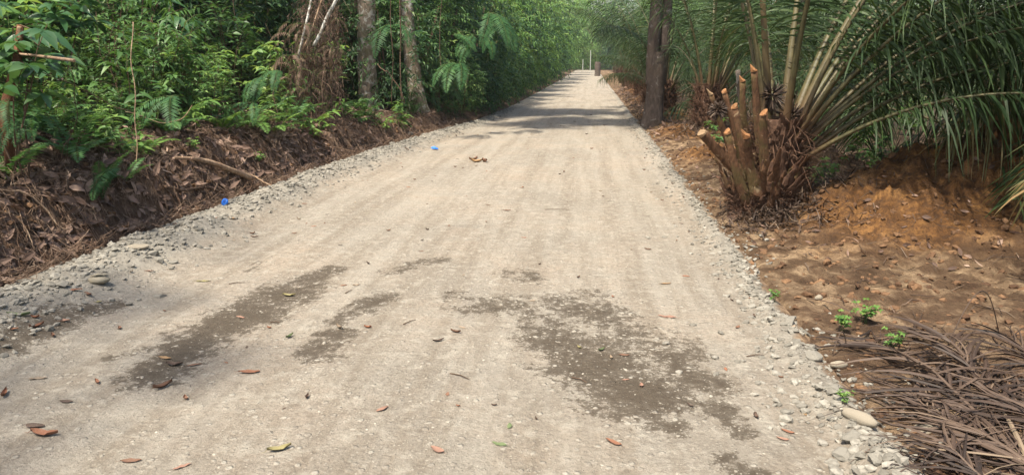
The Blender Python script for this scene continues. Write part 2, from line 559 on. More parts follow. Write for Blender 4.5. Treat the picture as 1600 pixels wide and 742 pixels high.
ROADM = road_mat(); GROUNDM = ground_mat()
STONE = stone_mat('grey_stone', (.16, .147, .122), (.32, .297, .25))
STONE_W = stone_mat('pale_stone', (.22, .19, .145), (.30, .26, .20))
PEBBLE = stone_mat('road_pebble', (.20, .18, .145), (.40, .365, .30))
CLOD = stone_mat('earth_clod', (.07, .038, .022), (.22, .125, .065))


def objcol_mat(name, rough=.6):
    m = NT(name)
    oc = m.n('ShaderNodeObjectInfo').outputs['Color']; p = m.pos()
    c = m.mix(m.ramp(m.noise(28, 4, .7, p), [(.4, .5), (.6, 0.0)]), oc, m.mix(1.0, oc, (.5, .45, .42), 'MULTIPLY'))
    c = m.mix(m.ramp(m.noise(45, 4, .7, p), [(.5, 0.0), (.65, .5)]), c, (.26, .225, .175))
    return m.done(m.principled(c, rough, None, .3))


FALLEN = objcol_mat('fallen_leaf_surface', .85)


def plain(name, col, rough=.5, spec=.4):
    m = NT(name)
    c = m.mix(m.math('MULTIPLY', m.noise(30, 3), .35), col, tuple(v * .6 for v in col))
    return m.done(m.principled(c, rough, None, spec))


BLUE = plain('blue_plastic', (.02, .16, .62)); BLUE_D = plain('dark_blue_plastic', (.01, .05, .28)); WHITE_PAINT = plain('white_paint', (.42, .44, .38))
CONCRETE = plain('grey_concrete', (.36, .34, .32), .9, .2)
FOIL = plain('crumpled_pale_wrapper', (.26, .225, .16), .6)

# ------------------------------------------------------------------ ground and road sheets
def grid(xs, ys, fz):
    X, Y = np.meshgrid(xs, ys)
    Z = fz(X, Y)
    nx, ny = len(xs), len(ys)
    V = np.stack([X, Y, Z], -1).reshape(-1, 3)
    i = np.arange(ny - 1)[:, None] * nx; j = np.arange(nx - 1)[None]
    Q = np.stack([i + j, i + j + 1, i + nx + j + 1, i + nx + j], -1).reshape(-1, 4)
    return V, Q, X.ravel(), Y.ravel()


def yline(y0, y1, d0, growth, dmax):
    y = [y0]
    while y[-1] < y1:
        y.append(y[-1] + min(dmax, max(d0, d0 * (y[-1] / 4.0) ** growth)))
    return np.array(y)


xs = np.concatenate([[-400, -200, -100, -60, -40, -30, -24, -20, -17, -14, -12, -10.5, -9.5], np.arange(-9, -2.3, .06), np.arange(-2.3, 1., .5), np.arange(1.0, 6.0, .045), np.arange(6, 10, .3), [10.5, 11.5, 13, 16, 20, 26, 34, 45, 60, 100, 200, 400]])
ys = np.concatenate([[-200, -100, -50, -20, -10, -5, -2, 0, 1.0], yline(1.5, 20, .045, 1.0, .3), np.arange(20.4, 60, .8), np.arange(62, 140, 4), [150, 170, 200, 300, 600]])
V, Q, X, Y = grid(xs, ys, H)
eL = toe(Y) - X; eR = X - redge(Y)
humus = np.clip(sm((eL - .6) / .8) * (X < -1) + sm((X - 6.5) / 1.5) * 1 + sm((Y - 9 - 0 * X) / 1) * (X > 2.8) * .8, 0, 1)
dirt = sm((eR + .1) / .1) * (1 - sm((X - 6.0) / 1.5)) * (X > 0) * (1 - .8 * sm((X - 2.6) / .6) * sm((Y - 8.6) / 1))
dirt = dirt * (1 - .55 * np.exp(-((X - 2.2) / 1.0) ** 2 - ((Y - 3.4) / 1.0) ** 2))
mound = np.zeros_like(X)
for k in (0, 1, 2, 4, 6, 7, 8, 9, 10):
    cx, cy, sx, sy, h = MOUNDS[k]
    mound = np.maximum(mound, sm(1.6 * np.exp(-(((X - cx) / (sx * 1.2)) ** 2 + ((Y - cy) / (sy * 1.2)) ** 2)) - .2 + .5 * fbm(X, Y, 3, 1.5)))
mb = MB(); mb.add(V, Q)
kind(obj('ground', mb.mesh('ground', GROUNDM, True, dict(humus=humus, dirt=dirt, mound=mound * (X > 1)))), 'structure')

xs = np.concatenate([np.arange(-4.3, -2.7, .04), np.arange(-2.7, 1.0, .05), np.arange(1.0, 1.5, .03)])
ys = np.concatenate([[-30, -15, -6, -2, 0, 1, 1.6], yline(2.0, 22, .035, 1.0, .2), np.arange(22.3, 50, .5), np.arange(51, 150, 2)])
V, Q, X, Y = grid(xs, ys, ZR)
STAINS = [((240, 590), (330, 515), .17, 1.0), ((330, 520), (460, 455), .24, 1.05), ((440, 450), (520, 420), .15, .8), ((0, 555), (90, 510), .17, 1.0), ((90, 510), (180, 485), .10, .9),
          ((500, 560), (530, 525), .13, .95), ((530, 510), (600, 465), .13, .75), ((600, 430), (680, 410), .13, .65), ((800, 430), (830, 440), .16, .65),
          ((780, 480), (860, 490), .30, .62), ((900, 470), (940, 500), .26, .72), ((860, 520), (920, 560), .24, .9), ((930, 570), (1000, 620), .30, 1.05), ((1040, 560), (1100, 600), .17, .85),
          ((990, 520), (1060, 560), .25, .7), ((1000, 640), (1050, 665), .12, .85), ((1120, 640), (1150, 670), .10, .8), ((1130, 720), (1210, 760), .09, .85), ((700, 470), (740, 490), .2, .5),
          ((180, 560), (250, 545), .08, .8), ((390, 425), (400, 412), .06, .7)]
wet = np.zeros_like(X)
for p0, p1, r, s_ in STAINS:
    a = at(*p0); b = at(*p1)
    dx, dy = b.x - a.x, b.y - a.y
    L2 = dx * dx + dy * dy + 1e-6
    t = np.clip(((X - a.x) * dx + (Y - a.y) * dy) / L2, 0, 1)
    d = np.hypot(X - a.x - t * dx, Y - a.y - t * dy)
    wet = np.maximum(wet, .93 * s_ * sm(1.0 - (d / r) * .55))
el = road_edge_l(Y); tt = toe(Y)
wv_ = .06 * perlin(Y * .25, Y * 0 + 2.2)
track = sum(np.exp(-((X - c_ - wv_) / .17) ** 4) * (.55 + .6 * fbm(X * 2, Y * .35, 3, 1.0, c_)) for c_ in (-.02, -.45, -1.55, -1.95, -2.6, .55))
soil = sm((X - redge(Y) + .03 + .07 * fbm(X, Y, 4, 3.)) / .06)
berm = sm((el + .12 * fbm(X, Y, 3, 1.7) - X) / .18) + sm((X - 1.03 - .1 * fbm(X, Y, 3, 1.7)) / .12)
mb = MB(); mb.add(V, Q)
kind(obj('gravel_road', mb.mesh('gravel_road', ROADM, True, dict(wet=wet, track=np.clip(track, 0, 1), soil=soil, berm=np.clip(berm, 0, 1)))), 'structure')

# ------------------------------------------------------------------ stones
def ico(sub):
    import bmesh
    bm = bmesh.new(); bmesh.ops.create_icosphere(bm, subdivisions=sub, radius=1.0)
    v = np.array([x.co[:] for x in bm.verts]); f = np.array([[q.index for q in x.verts] for x in bm.faces]); bm.free()
    return v, f


ICO1, ICO2, ICO3 = ico(1), ico(2), ico(3)


def rock_shape(base, r, amp=.35, sq=.7):
    v = base[0].copy()
    for _ in range(9):                     # chip flat facets off a ball
        d = nrm(r.normal(size=3)); h = r.uniform(.45, .9)
        k = v @ d; over = np.maximum(k - h, 0)
        v -= over[:, None] * d
    v *= 1 + amp * .2 * r.normal(size=(len(v), 1))
    v *= np.array([r.uniform(.8, 1.3), r.uniform(.7, 1.1), sq * r.uniform(.7, 1.2)])
    return v


def scatter_rocks(mb, pos, size, base, seed=1, nvar=10, sq=.7, amp=.35):
    r = np.random.default_rng(seed)
    shapes = [rock_shape(base, r, amp, sq) for _ in range(nvar)]
    pos = np.asarray(pos); N = len(pos); pick = r.integers(0, nvar, N)
    for k in range(nvar):
        I = np.where(pick == k)[0]
        if not len(I): continue
        a = r.uniform(0, 2 * PI, len(I)); c, s_ = np.cos(a), np.sin(a)
        v = shapes[k][None] * np.asarray(size)[I][:, None, None]
        x = v[..., 0] * c[:, None] - v[..., 1] * s_[:, None]; y = v[..., 0] * s_[:, None] + v[..., 1] * c[:, None]
        tl = r.uniform(-.4, .4, len(I))[:, None]
        P = np.stack([x, y, v[..., 2] + x * tl], -1) + pos[I][:, None]
        nv = P.shape[1]
        T = (base[1][None] + np.arange(len(I))[:, None, None] * nv).reshape(-1, 3)
        mb.add(P.reshape(-1, 3), None, T, np.repeat(r.random(len(I)), nv))


def on_ground(x, y, dz=0.0):
    return np.stack([x, y, ZT(x, y) + dz], -1)


# loose gravel heaped along both road edges
r_ = np.random.default_rng(21)
N = 11000
y = 2.2 + 22 * r_.random(N) ** 1.7
t = np.clip(r_.normal(.45, .28, N), -.15, 1.25)
x = toe(y) + (road_edge_l(y) - toe(y)) * t
s_ = .006 + .030 * r_.random(N) ** 3 + .022 * (r_.random(N) > .97)
mb = MB(); scatter_rocks(mb, on_ground(x, y, .1 * s_), s_, ICO1, 5)
N = 4000
y2 = 2.2 + 18 * r_.random(N) ** 2.6
x2 = redge(y2) - .05 + r_.normal(0, .085, N) * (1 + 1.6 * (r_.random(N) > .8)) * (1 + .5 * np.sin(y2 * 2.3)) - .10 * (r_.random(N) ** 2)
s2 = .006 + .028 * r_.random(N) ** 3.0
scatter_rocks(mb, on_ground(x2, y2, .1 * s2), s2, ICO1, 6)
kind(obj('gravel', mb.mesh('gravel', STONE)), 'stuff')['label'] = 'loose grey crushed gravel heaped along the road edges'
# small stones pressed into the running surface
N = 9000
y = 2.0 + 14 * r_.random(N) ** 1.6
x = r_.uniform(-3.2, 1.15, N)
s_ = .004 + .011 * r_.random(N) ** 3
mb = MB(); scatter_rocks(mb, on_ground(x, y, -.25 * s_), s_, ICO1, 7, sq=.55)
kind(obj('pebble_gravel', mb.mesh('pebble_gravel', PEBBLE)), 'stuff')['label'] = 'small pebbles bedded in the pale road surface'
# clods of earth on the right-hand verge and mound and on the bank
N = 11000
x = np.concatenate([r_.uniform(1.25, 6, N), toe(y[:2500]) - .5 * r_.random(2500)])
y = np.concatenate([2.2 + 10 * r_.random(N) ** 1.2, 4 + 12 * r_.random(2500)]); x[N:] = toe(y[N:]) - .1 - .5 * r_.random(2500)
s_ = .005 + .045 * r_.random(len(x)) ** 5
mb = MB(); scatter_rocks(mb, on_ground(x, y, 0), s_, ICO1, 8)
kind(obj('soil_clods', mb.mesh('soil_clods', CLOD)), 'stuff')['label'] = 'crumbly lumps of brown earth on verge and bank'

BIGST = [(1342, 658, .046, (1.85, .72, .62), -.9, 'long pale rounded stone at the lower right road edge'),
         (1310, 573, .023, (2.1, .9, .9), .1, 'short pale tube-shaped stone on brown soil at right'),
         (1330, 690, .042, (1.2, 1, .6), .4, 'flat grey stone just below the long pale stone'),
         (1300, 610, .035, (1.2, 1, .7), .7, 'small grey stone between tube-shaped and long pale stones'),
         (1270, 560, .04, (1.2, 1, .7), 1.7, 'small light stone at right gravel edge above the tube-shaped one'),
         (1318, 712, .036, (1, 1.1, .6), 2.2, 'angular grey stone lowest on the right gravel edge'),
         (1365, 720, .035, (1.3, 1, .6), 1.2, 'tan stone half buried at the lower right corner of road'),
         (1235, 505, .035, (1.3, 1, .6), 1.0, 'small grey stone on right edge beside the damp-free strip'),
         (1268, 545, .025, (1, 1, .8), 1.0, 'round little stone on soil beside right gravel edge'),
         (1278, 470, .028, (1, 1, .8), .3, 'lone pale pebble on the tan soil right of the road'),
         (1445, 675, .045, (1, .9, .7), .3, 'pale clay lump among the dead palm leaflets'),
         (250, 465, .03, (1.2, 1, .6), .3, 'small light stone beside left gravel heap'),
         (215, 390, .05, (1.3, .9, .6), .6, 'white angular stone on the left gravel heap'),
         (270, 412, .03, (1.2, 1, .6), 1.1, 'grey stone at foot of left gravel heap'),
         (95, 452, .045, (1.2, .9, .5), .2, 'flat grey stone low on the left gravel heap'),
         (640, 215, .06, (1.4, 1, .6), .9, 'grey stone on the left gravel beyond the blue cap')]
for i, (px, py, s_, sc, rz, lab) in enumerate(BIGST):
    p = atg(px, py)
    mb = MB(); v = rock_shape(ICO3, np.random.default_rng(100 + i), .12, 1.0)
    if i in (0, 1): v = ICO3[0] * (1 + .05 * np.sin(ICO3[0][:, :1] * 5 + i) + .03 * np.cos(ICO3[0][:, 1:2] * 7)); v[:, 0] = np.clip(v[:, 0], -.88, .9)
    mb.add(v, None, ICO3[1], .9 if i in (0, 1, 12) else .5)
    o = obj('stone', mb.mesh('stone', STONE_W if i in (0, 1, 9, 10, 12) else STONE, i in (0, 1)), loc=(p.x, p.y, p.z + s_ * sc[2] * .35), rot=(0, 0, rz), sc=tuple(s_ * k for k in sc))
    tag(o, lab, 'stone', 'stones by the road')

# ------------------------------------------------------------------ trees
def trunk_mesh(name, pts, rad, mat, seg=28, rough=.06, root=1.35, seed=0):
    P = np.asarray(pts, float); n = 70
    s_ = np.linspace(0, 1, len(P)); t = np.linspace(0, 1, n) ** 1.3
    Q_ = np.stack([np.interp(t, s_, P[:, k]) for k in range(3)], 1)
    for k in range(3):
        Q_[1:-1, k] = (Q_[:-2, k] + Q_[1:-1, k] * 2 + Q_[2:, k]) / 4
    r = np.interp(t, s_, np.broadcast_to(rad, (len(P),)))
    h = Q_[:, 2] - Q_[0, 2]
    r = r * (1 + (root - 1) * np.exp(-h / .22))
    th = np.arange(seg) / seg * 2 * PI
    T2, H2 = np.meshgrid(th, h)
    nz = perlin(np.cos(T2) * 2 + seed * 7, H2 * 1.7 + np.sin(T2) * 2 + seed) * rough * 2 + perlin(np.cos(T2) * 6 + seed, H2 * 7 + np.sin(T2) * 6) * rough
    nz = nz + .12 * np.exp(-H2 / .2) * np.cos(T2 * 4 + seed) * (root > 1)
    tg = nrm(np.gradient(Q_, axis=0)); a = nrm(np.cross(tg, (0.0, 1.0, 0.05))); b = np.cross(a, tg)
    rr = r[:, None] * (1 + nz)
    v = Q_[:, None] + rr[..., None] * (np.cos(th)[None, :, None] * a[:, None] + np.sin(th)[None, :, None] * b[:, None])
    i = np.arange(n - 1)[:, None] * seg; j = np.arange(seg)[None]
    q = np.stack([i + j, i + (j + 1) % seg, i + seg + (j + 1) % seg, i + seg + j], -1).reshape(-1, 4)
    mb = MB(); mb.add(v.reshape(-1, 3), q)
    return mb


def crown_mesh(name, rad, nclump, nleaf, size, seed, mat=None):
    r = np.random.default_rng(seed); mb = MB()
    c = nrm(r.normal(size=(nclump, 3))) * (r.uniform(.35, 1.0, (nclump, 1)) ** .6) * np.array(rad)
    for p in c:
        tube(mb, [p * .12 + (0, 0, -rad[2] * .7), p * .6 + (0, 0, -rad[2] * .25), p], [.07, .035, .01], 4, .3, 1, False)
    cr = r.uniform(.35, .75, nclump)
    P = np.repeat(c, nleaf, 0) + np.repeat(cr, nleaf)[:, None] * nrm(r.normal(size=(nclump * nleaf, 3))) * r.uniform(.2, 1, (nclump * nleaf, 1)) * np.array((1, 1, .65))
    N = len(P)
    d = nrm(r.normal(size=(N, 3)) + (0, 0, -.3)); n = nrm(r.normal(size=(N, 3)) * .6 + (0, 0, 1))
    leaves(mb, P, d, n, size * r.uniform(.6, 1.2, N), size * .42 * r.uniform(.7, 1.2, N), T_QUAD, .1, .1, r.random(N) * .6 + np.repeat(r.random(nclump) * .4, nleaf))
    return mb.mesh(name, [mat or G_CROWN, BARK_D])


CROWNS = [crown_mesh('crown', (2.3, 2.3, 1.5), 30, 44, .24, 31 + k) for k in range(3)] + [crown_mesh('crown', (2.4, 1.5, 1.2), 34, 120, .26, 36)]


def tree(px, py, pts, rad, mat, label, crown=0, crown_at=(0, 0, 7), csc=1.0, group=None, seed=1, name='tree', base=None, root=1.35):
    p = base if base is not None else atg(px, py)
    t = thing(name, label, 'tree', (p.x, p.y, p.z - .05), 0, 1, group)
    mb = trunk_mesh('trunk', pts, rad, mat, seed=seed, root=root)
    obj('trunk', mb.mesh('trunk', mat, True), t)
    if crown is not None:
        obj('crown', CROWNS[crown if crown == 3 and len(CROWNS) > 3 and 'mottled' in label else crown % 3], t, crown_at, (0, 0, seed * 1.3), csc)
    return t


pA = atg(578, 172); pB = atg(655, 176)
tree(0, 0, [(0, 0, 0), (-.03, 0, 1.0), (.02, 0, 2.2), (.15, .1, 4.5), (.2, .2, 7)], [.205, .20, .185, .15, .07], BARK, 'lichen-mottled tree trunk, left one of the pair on the bank', 3, (1.0, 3.6, 7.4), 1.15, 'trunks on the left bank', 2, base=pA)
tree(0, 0, [(0, 0, 0), (-.10, 0, .8), (-.20, 0, 1.8), (-.27, .1, 4.5), (-.3, .2, 7)], [.20, .18, .145, .11, .05], BARK, 'lichen-mottled tree trunk leaning slightly left, right one of the pair on the bank', 3, (.75, 2.6, 7.3), 1.15, 'trunks on the left bank', 5, base=pB)
p = atg(540, 165)
tree(0, 0, [(0, 0, 0), (.02, 0, 1.0), (.08, 0, 3), (.1, 0, 7)], [.19, .17, .15, .07], BARK_D, 'shadowed dark trunk just behind the left mottled trunk', 2, (0, 0, 7.5), 1.2, 'trunks on the left bank', 8, base=Vector((p.x - .05, p.y + 1.2, p.z)))
# right-hand tree that forks low down
p = atg(1018, 196)
t = thing('tree', 'grey-brown trunk with a deep fork seam between the palms at right road edge', 'tree', (p.x, p.y, p.z - .08))
obj('trunk', trunk_mesh('trunk', [(0, 0, 0), (.04, 0, .6), (.07, 0, 1.3), (.07, 0, 1.7)], [.24, .20, .19, .16], BARK_R, seed=3, root=1.2).mesh('trunk', BARK_R, True), t)
obj('trunk_fork', trunk_mesh('f', [(-.02, 0, 1.0), (-.04, 0, 1.6), (.0, 0, 3), (-.1, 0, 7)], [.145, .14, .13, .07], BARK_R, seed=6, root=1).mesh('trunk_fork', BARK_R, True), t)
obj('trunk_fork', trunk_mesh('f', [(.17, .05, 1.0), (.21, .05, 1.6), (.25, .05, 3), (.7, .2, 7)], [.115, .11, .10, .06], BARK_R, seed=9, root=1).mesh('trunk_fork', BARK_R, True), t)
obj('crown', CROWNS[3], t, (-3.1, -1.7, 7.7), (0, 0, .1), 1.2)
# canopy trees beside the road that throw the shade
CT = [(-6.5, .4, 7.8, 1.2), (-8.5, 12.5, 8.0, 1.5), (-5.6, 21.5, 7.6, 1.15), (-6.2, 30, 8, 1.4), (-5.5, 38, 7.5, 1.2), (-6.0, 49, 8, 1.5), (-5.5, 62, 8, 1.4), (-6, 78, 8, 1.5),
      (-11.5, 16.5, 8.5, 1.2), (-10, 24, 8, 1.4), (-16, 22, 8, 1.7), (4.3, 2.2, 8.4, 1.05), (6.2, 21, 8, 1.3), (8, 34, 9, 1.5), (5.2, 9.4, 8.6, 1.1)]
for i, (x, y, zc, cs) in enumerate(CT):
    g = float(H(x, y)); lean = (random.uniform(-.5, .5), random.uniform(-.4, .4))
    rr = random.uniform(.10, .17)
    tree(0, 0, [(0, 0, 0), (lean[0] * .2, lean[1] * .2, 1.5), (lean[0] * .6, lean[1] * .6, 4), (lean[0], lean[1], 7)], [rr, rr * .9, rr * .75, rr * .4], BARK_D,
         'slim forest tree standing in the dense growth beside the road', i, (lean[0], lean[1], zc - .4), cs, 'forest trees beside the road', i + 11, base=Vector((x, y, g)), root=1.3)

# ------------------------------------------------------------------ shrubs, saplings, ferns
def shrub_parts(seed, h=1.6, nst=4, spread=.5, leafL=.13, leafW=.045, nbr=9, nlf=10, mat=G_MID, tm=T_MID, cluster=False, stem_r=.010, droop=.3, hang=0., umin=.25):
    r = np.random.default_rng(seed); st = MB(); lf = MB()
    for k in range(nst):
        a = r.uniform(0, 2 * PI); hh = h * r.uniform(.6, 1.05); sp = spread * r.uniform(.3, 1)
        n = 7; tt_ = np.linspace(0, 1, n)
        P = np.stack([np.cos(a) * sp * tt_ ** 1.5, np.sin(a) * sp * tt_ ** 1.5, hh * tt_], 1) + np.cumsum(r.normal(0, .02 * h, (n, 3)), 0) * np.array((1, 1, .3))
        P[0] = (np.cos(a) * .03, np.sin(a) * .03, -.1)
        tube(st, P, np.linspace(stem_r, stem_r * .3, n), 5, .5)
        for b in range(nbr):
            u = r.uniform(umin, 1.0); q = np.array([np.interp(u, tt_, P[:, c]) for c in range(3)])
            ba = r.uniform(0, 2 * PI); bl = h * r.uniform(.12, .3) * (1.25 - .5 * u)
            dr = nrm(np.array([np.cos(ba), np.sin(ba), r.uniform(.0, .8) - hang]))
            e = q + dr * bl + (0, 0, -hang * bl * .5)
            tube(st, [q, q + dr * bl * .5 + (0, 0, .02), e], [stem_r * .4, stem_r * .28, stem_r * .15], 3, .5, cap=False)
            m_ = nlf
            if cluster:
                uu = np.ones(m_) * .97; az = np.arange(m_) / m_ * 2 * PI + r.uniform(0, 6)
                side = np.stack([np.cos(az), np.sin(az), np.full(m_, .12)], 1)
                dd = nrm(side + r.normal(0, .15, (m_, 3)))
            else:
                uu = np.linspace(.15, 1, m_); sgn = np.where(np.arange(m_) % 2, 1, -1)
                sd_ = nrm(np.cross(dr, (0, 0, 1)))
                dd = nrm(sgn[:, None] * sd_[None] * .9 + dr[None] * .6 + r.normal(0, .22, (m_, 3)))
            bp = q[None] + (e - q)[None] * uu[:, None]
            nn_ = nrm(np.array([0, 0, 1.0]) + r.normal(0, .35, (m_, 3)) + dr * .2)
            leaves(lf, bp, dd, nn_, leafL * r.uniform(.6, 1.2, m_), leafW * r.uniform(.75, 1.2, m_), tm, r.uniform(.05, .25, m_), droop * r.uniform(.3, 1.3, m_), np.clip(r.random(m_) * .7 + r.random() * .3, 0, 1))
    return st, lf


def shrub(name, cat, label, group, smat, lmat, **kw):
    st, lf = shrub_parts(mat=lmat, **kw)
    t = thing(name, label, cat, (0, 0, -50), group=group)
    obj('stem', st.mesh('stem', smat, True), t); obj('foliage', lf.mesh('foliage', lmat, True), t)
    return t


def frond_mesh(seed, L=.6, npair=24, pl=.12, pw=.022, arch=1.1, el=1.0, mat=G_FERN, tm=T_MID, fwd=.35, droopleaf=.15):
    """a single pinnate fern frond: rib and leaflets in one mesh"""
    r = np.random.default_rng(seed); mb = MB()
    n = 14; s_ = np.linspace(0, 1, n); th = el - arch * s_ ** 1.2
    ds = L / (n - 1)
    P = np.zeros((n, 3)); P[1:, 0] = np.cumsum(np.cos(th[:-1]) * ds); P[1:, 2] = np.cumsum(np.sin(th[:-1]) * ds); P[:, 1] = r.normal(0, .08) * L * s_ ** 2
    tube(mb, P, np.linspace(.004, .0012, n) * (L / .6) ** .5, 4, .2, 1, False)
    u = np.linspace(.14, .99, npair)
    prof = np.sin(np.clip((u - .02) / .98, 0, 1) ** .75 * PI) ** .7 * .9 + .08
    for sg in (-1, 1):
        bp = np.stack([np.interp(u, s_, P[:, c]) for c in range(3)], 1)
        tg = nrm(np.stack([np.interp(u, s_, nrm(np.gradient(P, axis=0))[:, c]) for c in range(3)], 1))
        side = np.array([0, sg, 0.0]); up = nrm(np.cross(tg, (0, 1, 0)) * -1)
        d = nrm(side[None] + tg * fwd + r.normal(0, .07, (npair, 3)) + up * .1)
        leaves(mb, bp, d, up, pl * prof * r.uniform(.85, 1.1, npair), pw * r.uniform(.85, 1.1, npair), tm, .05, droopleaf, np.clip(r.normal(.5, .2, npair), 0, 1), 0)
    return mb.mesh('frond', [mat, GSTEM], True)


FR = [frond_mesh(200 + k, L=.66, npair=19, pl=.135, pw=.034, arch=1.0 + .3 * k, el=1.1 - .12 * k) for k in range(4)]
FRY = [frond_mesh(220 + k, L=.58, npair=18, pl=.12, pw=.030, arch=1.0 + .3 * k, el=.95 - .1 * k, mat=G_FERN2) for k in range(3)]
G_HANG = leaf_mat('hanging_fern_green', [(0, (.020, .065, .024)), (.6, (.050, .130, .040)), (1, (.12, .23, .07))], trans=.3, rough=.5, spec=.3)
FRL = [frond_mesh(240 + k, L=1.15, npair=25, pl=.20, pw=.034, arch=1.45 + .12 * k, el=.0, mat=G_HANG, tm=T_MID, fwd=.4, droopleaf=.25) for k in range(3)]
FRDRY = [frond_mesh(260 + k, L=.5, npair=13, pl=.06, pw=.016, arch=1.7 + .4 * k, el=.1, mat=B_DRYFERN, fwd=1.2, droopleaf=1.4) for k in range(4)]


def fern(p, frs, n, label, sc=1.0, az=None, group=None, name='fern', tiltup=0.0, cat='fern', seed=0):
    r = random.Random(seed)
    t = thing(name, label, cat, (p[0], p[1], p[2]), group=group, sc=sc)
    for k in range(n):
        a = (k / n * 2 * PI + r.uniform(-.3, .3)) if az is None else r.uniform(*az)
        s_ = r.uniform(.75, 1.1)
        obj('frond', frs[k % len(frs)], t, (math.cos(a) * .02, math.sin(a) * .02, 0), (r.uniform(-.15, .15), -tiltup + r.uniform(-.2, .2), a), s_)
    return t


protos = []
GRP_S = 'shrubs in the left undergrowth'
LAB_S = 'leafy green shrub in the tangled undergrowth behind the left bank'
SP = [shrub('shrub', 'shrub', LAB_S, GRP_S, TWIG, G_MID, seed=1, h=1.7, nst=5, spread=.6, leafL=.15, leafW=.055, nbr=11, nlf=9),
      shrub('shrub', 'shrub', LAB_S, GRP_S, TWIG, G_DARK, seed=2, h=2.0, nst=6, spread=.7, leafL=.13, leafW=.05, nbr=13, nlf=10),
      shrub('shrub', 'shrub', LAB_S, GRP_S, GSTEM, G_BRIGHT, seed=3, h=1.5, nst=4, spread=.5, leafL=.15, leafW=.055, nbr=8, nlf=7, cluster=True),
      shrub('shrub', 'shrub', LAB_S, GRP_S, TWIG, G_MID, seed=4, h=2.2, nst=6, spread=.8, leafL=.17, leafW=.05, nbr=12, nlf=11, droop=.7),
      shrub('shrub', 'shrub', LAB_S, GRP_S, TWIG, G_DARK, seed=5, h=2.4, nst=7, spread=.8, leafL=.11, leafW=.04, nbr=16, nlf=12, hang=.4),
      shrub('shrub', 'shrub', LAB_S, GRP_S, TWIG, G_MID, seed=6, h=1.2, nst=5, spread=.5, leafL=.10, leafW=.045, nbr=10, nlf=8, cluster=True)]
SEED = [shrub('seedling', 'seedling', 'x', None, GSTEM, G_BRIGHT, seed=11, h=.42, nst=2, spread=.12, leafL=.15, leafW=.05, nbr=3, nlf=5, cluster=True, stem_r=.004, tm=T_FINE),
        shrub('seedling', 'seedling', 'x', None, GSTEM, G_MID, seed=12, h=.5, nst=3, spread=.2, leafL=.11, leafW=.04, nbr=4, nlf=6, stem_r=.004, tm=T_FINE),
        shrub('seedling', 'seedling', 'x', None, GSTEM, G_BRIGHT, seed=13, h=.16, nst=5, spread=.12, leafL=.035, leafW=.026, nbr=4, nlf=5, stem_r=.002, cluster=True)]
SAP = [shrub('sapling', 'sapling', 'x', None, GSTEM, G_BRIGHT, seed=15, h=1.35, nst=3, spread=.35, leafL=.17, leafW=.06, nbr=5, nlf=6, cluster=True, stem_r=.006, tm=T_FINE),
       shrub('sapling', 'sapling', 'x', None, TWIG, G_MID, seed=16, h=1.5, nst=3, spread=.4, leafL=.16, leafW=.05, nbr=6, nlf=7, stem_r=.006, tm=T_FINE, droop=.6)]
used = set()


def put(proto, loc, rz, sc, label, group, tilt=(0, 0)):
    if proto.name not in used:
        used.add(proto.name)
        proto.location = loc; proto.rotation_euler = (tilt[0], tilt[1], rz); proto.scale = (sc, sc, sc)
        proto['label'] = label
        if group: proto['group'] = group
        return proto
    return dup(proto, loc, rz, sc, label, group, tilt)


rr = random.Random(5)


def bank_spot(x, y, dz=-.03):
    return (x, y, float(H(x, y)) + dz)


# dense growth behind the bank: rows going back from the bank edge
row = 0
for dist, h0, h1, stp in ((1.2, .55, .8, .75), (1.9, .8, 1.1, .7), (2.8, 1.0, 1.4, .8), (3.9, 1.2, 1.7, .95), (5.3, 1.4, 2.0, 1.2), (7.2, 1.6, 2.2, 1.5)):
    y = 3.6 + rr.random() * .5
    while y < 17.5:
        x = float(toe(y)) - dist - rr.uniform(-.35, .35)
        # stay within the view (with a margin)
        clear = any(abs(x / y - q) < .085 and 7 < y < 15.8 for q in (pA.x / pA.y, pB.x / pB.y)) and not (dist > 2.5 and y > 15)
        if x > -(.86 * y + 1.6) and not clear:
            sc = rr.uniform(h0, h1)
            if not (row < 2 and 7.6 < y < 12.6 and rr.random() < .45):
                k = rr.choice([0, 0, 2, 3, 5, 2, 2]) if row < 4 else rr.choice([1, 3, 4, 4, 0])
                th_ = math.degrees(math.atan2(-x, y))
                zone = 'at the far left' if th_ > 37 else ('behind the ferns' if th_ > 30 else ('left of the dry tangle' if th_ > 23 else 'behind the mottled trunks'))
                lab = ['large-leaved mid-green shrub', 'dark small-leaved shrub', 'bright green shrub with leaf whorls', 'droopy long-leaved shrub', 'tall dark finely leaved shrub', 'low round-tufted shrub'][k] + ' ' + zone + [', in the front row', ', in the second row', ', in the third row', ', deep in the thicket', ', far back in the thicket', ', at the back of the thicket'][row]
                put(SP[k], bank_spot(x, y), rr.uniform(0, 6.28), sc * (.62 if row < 2 else .8), lab, GRP_S)
        y += stp * rr.uniform(.7, 1.3)
    row += 1

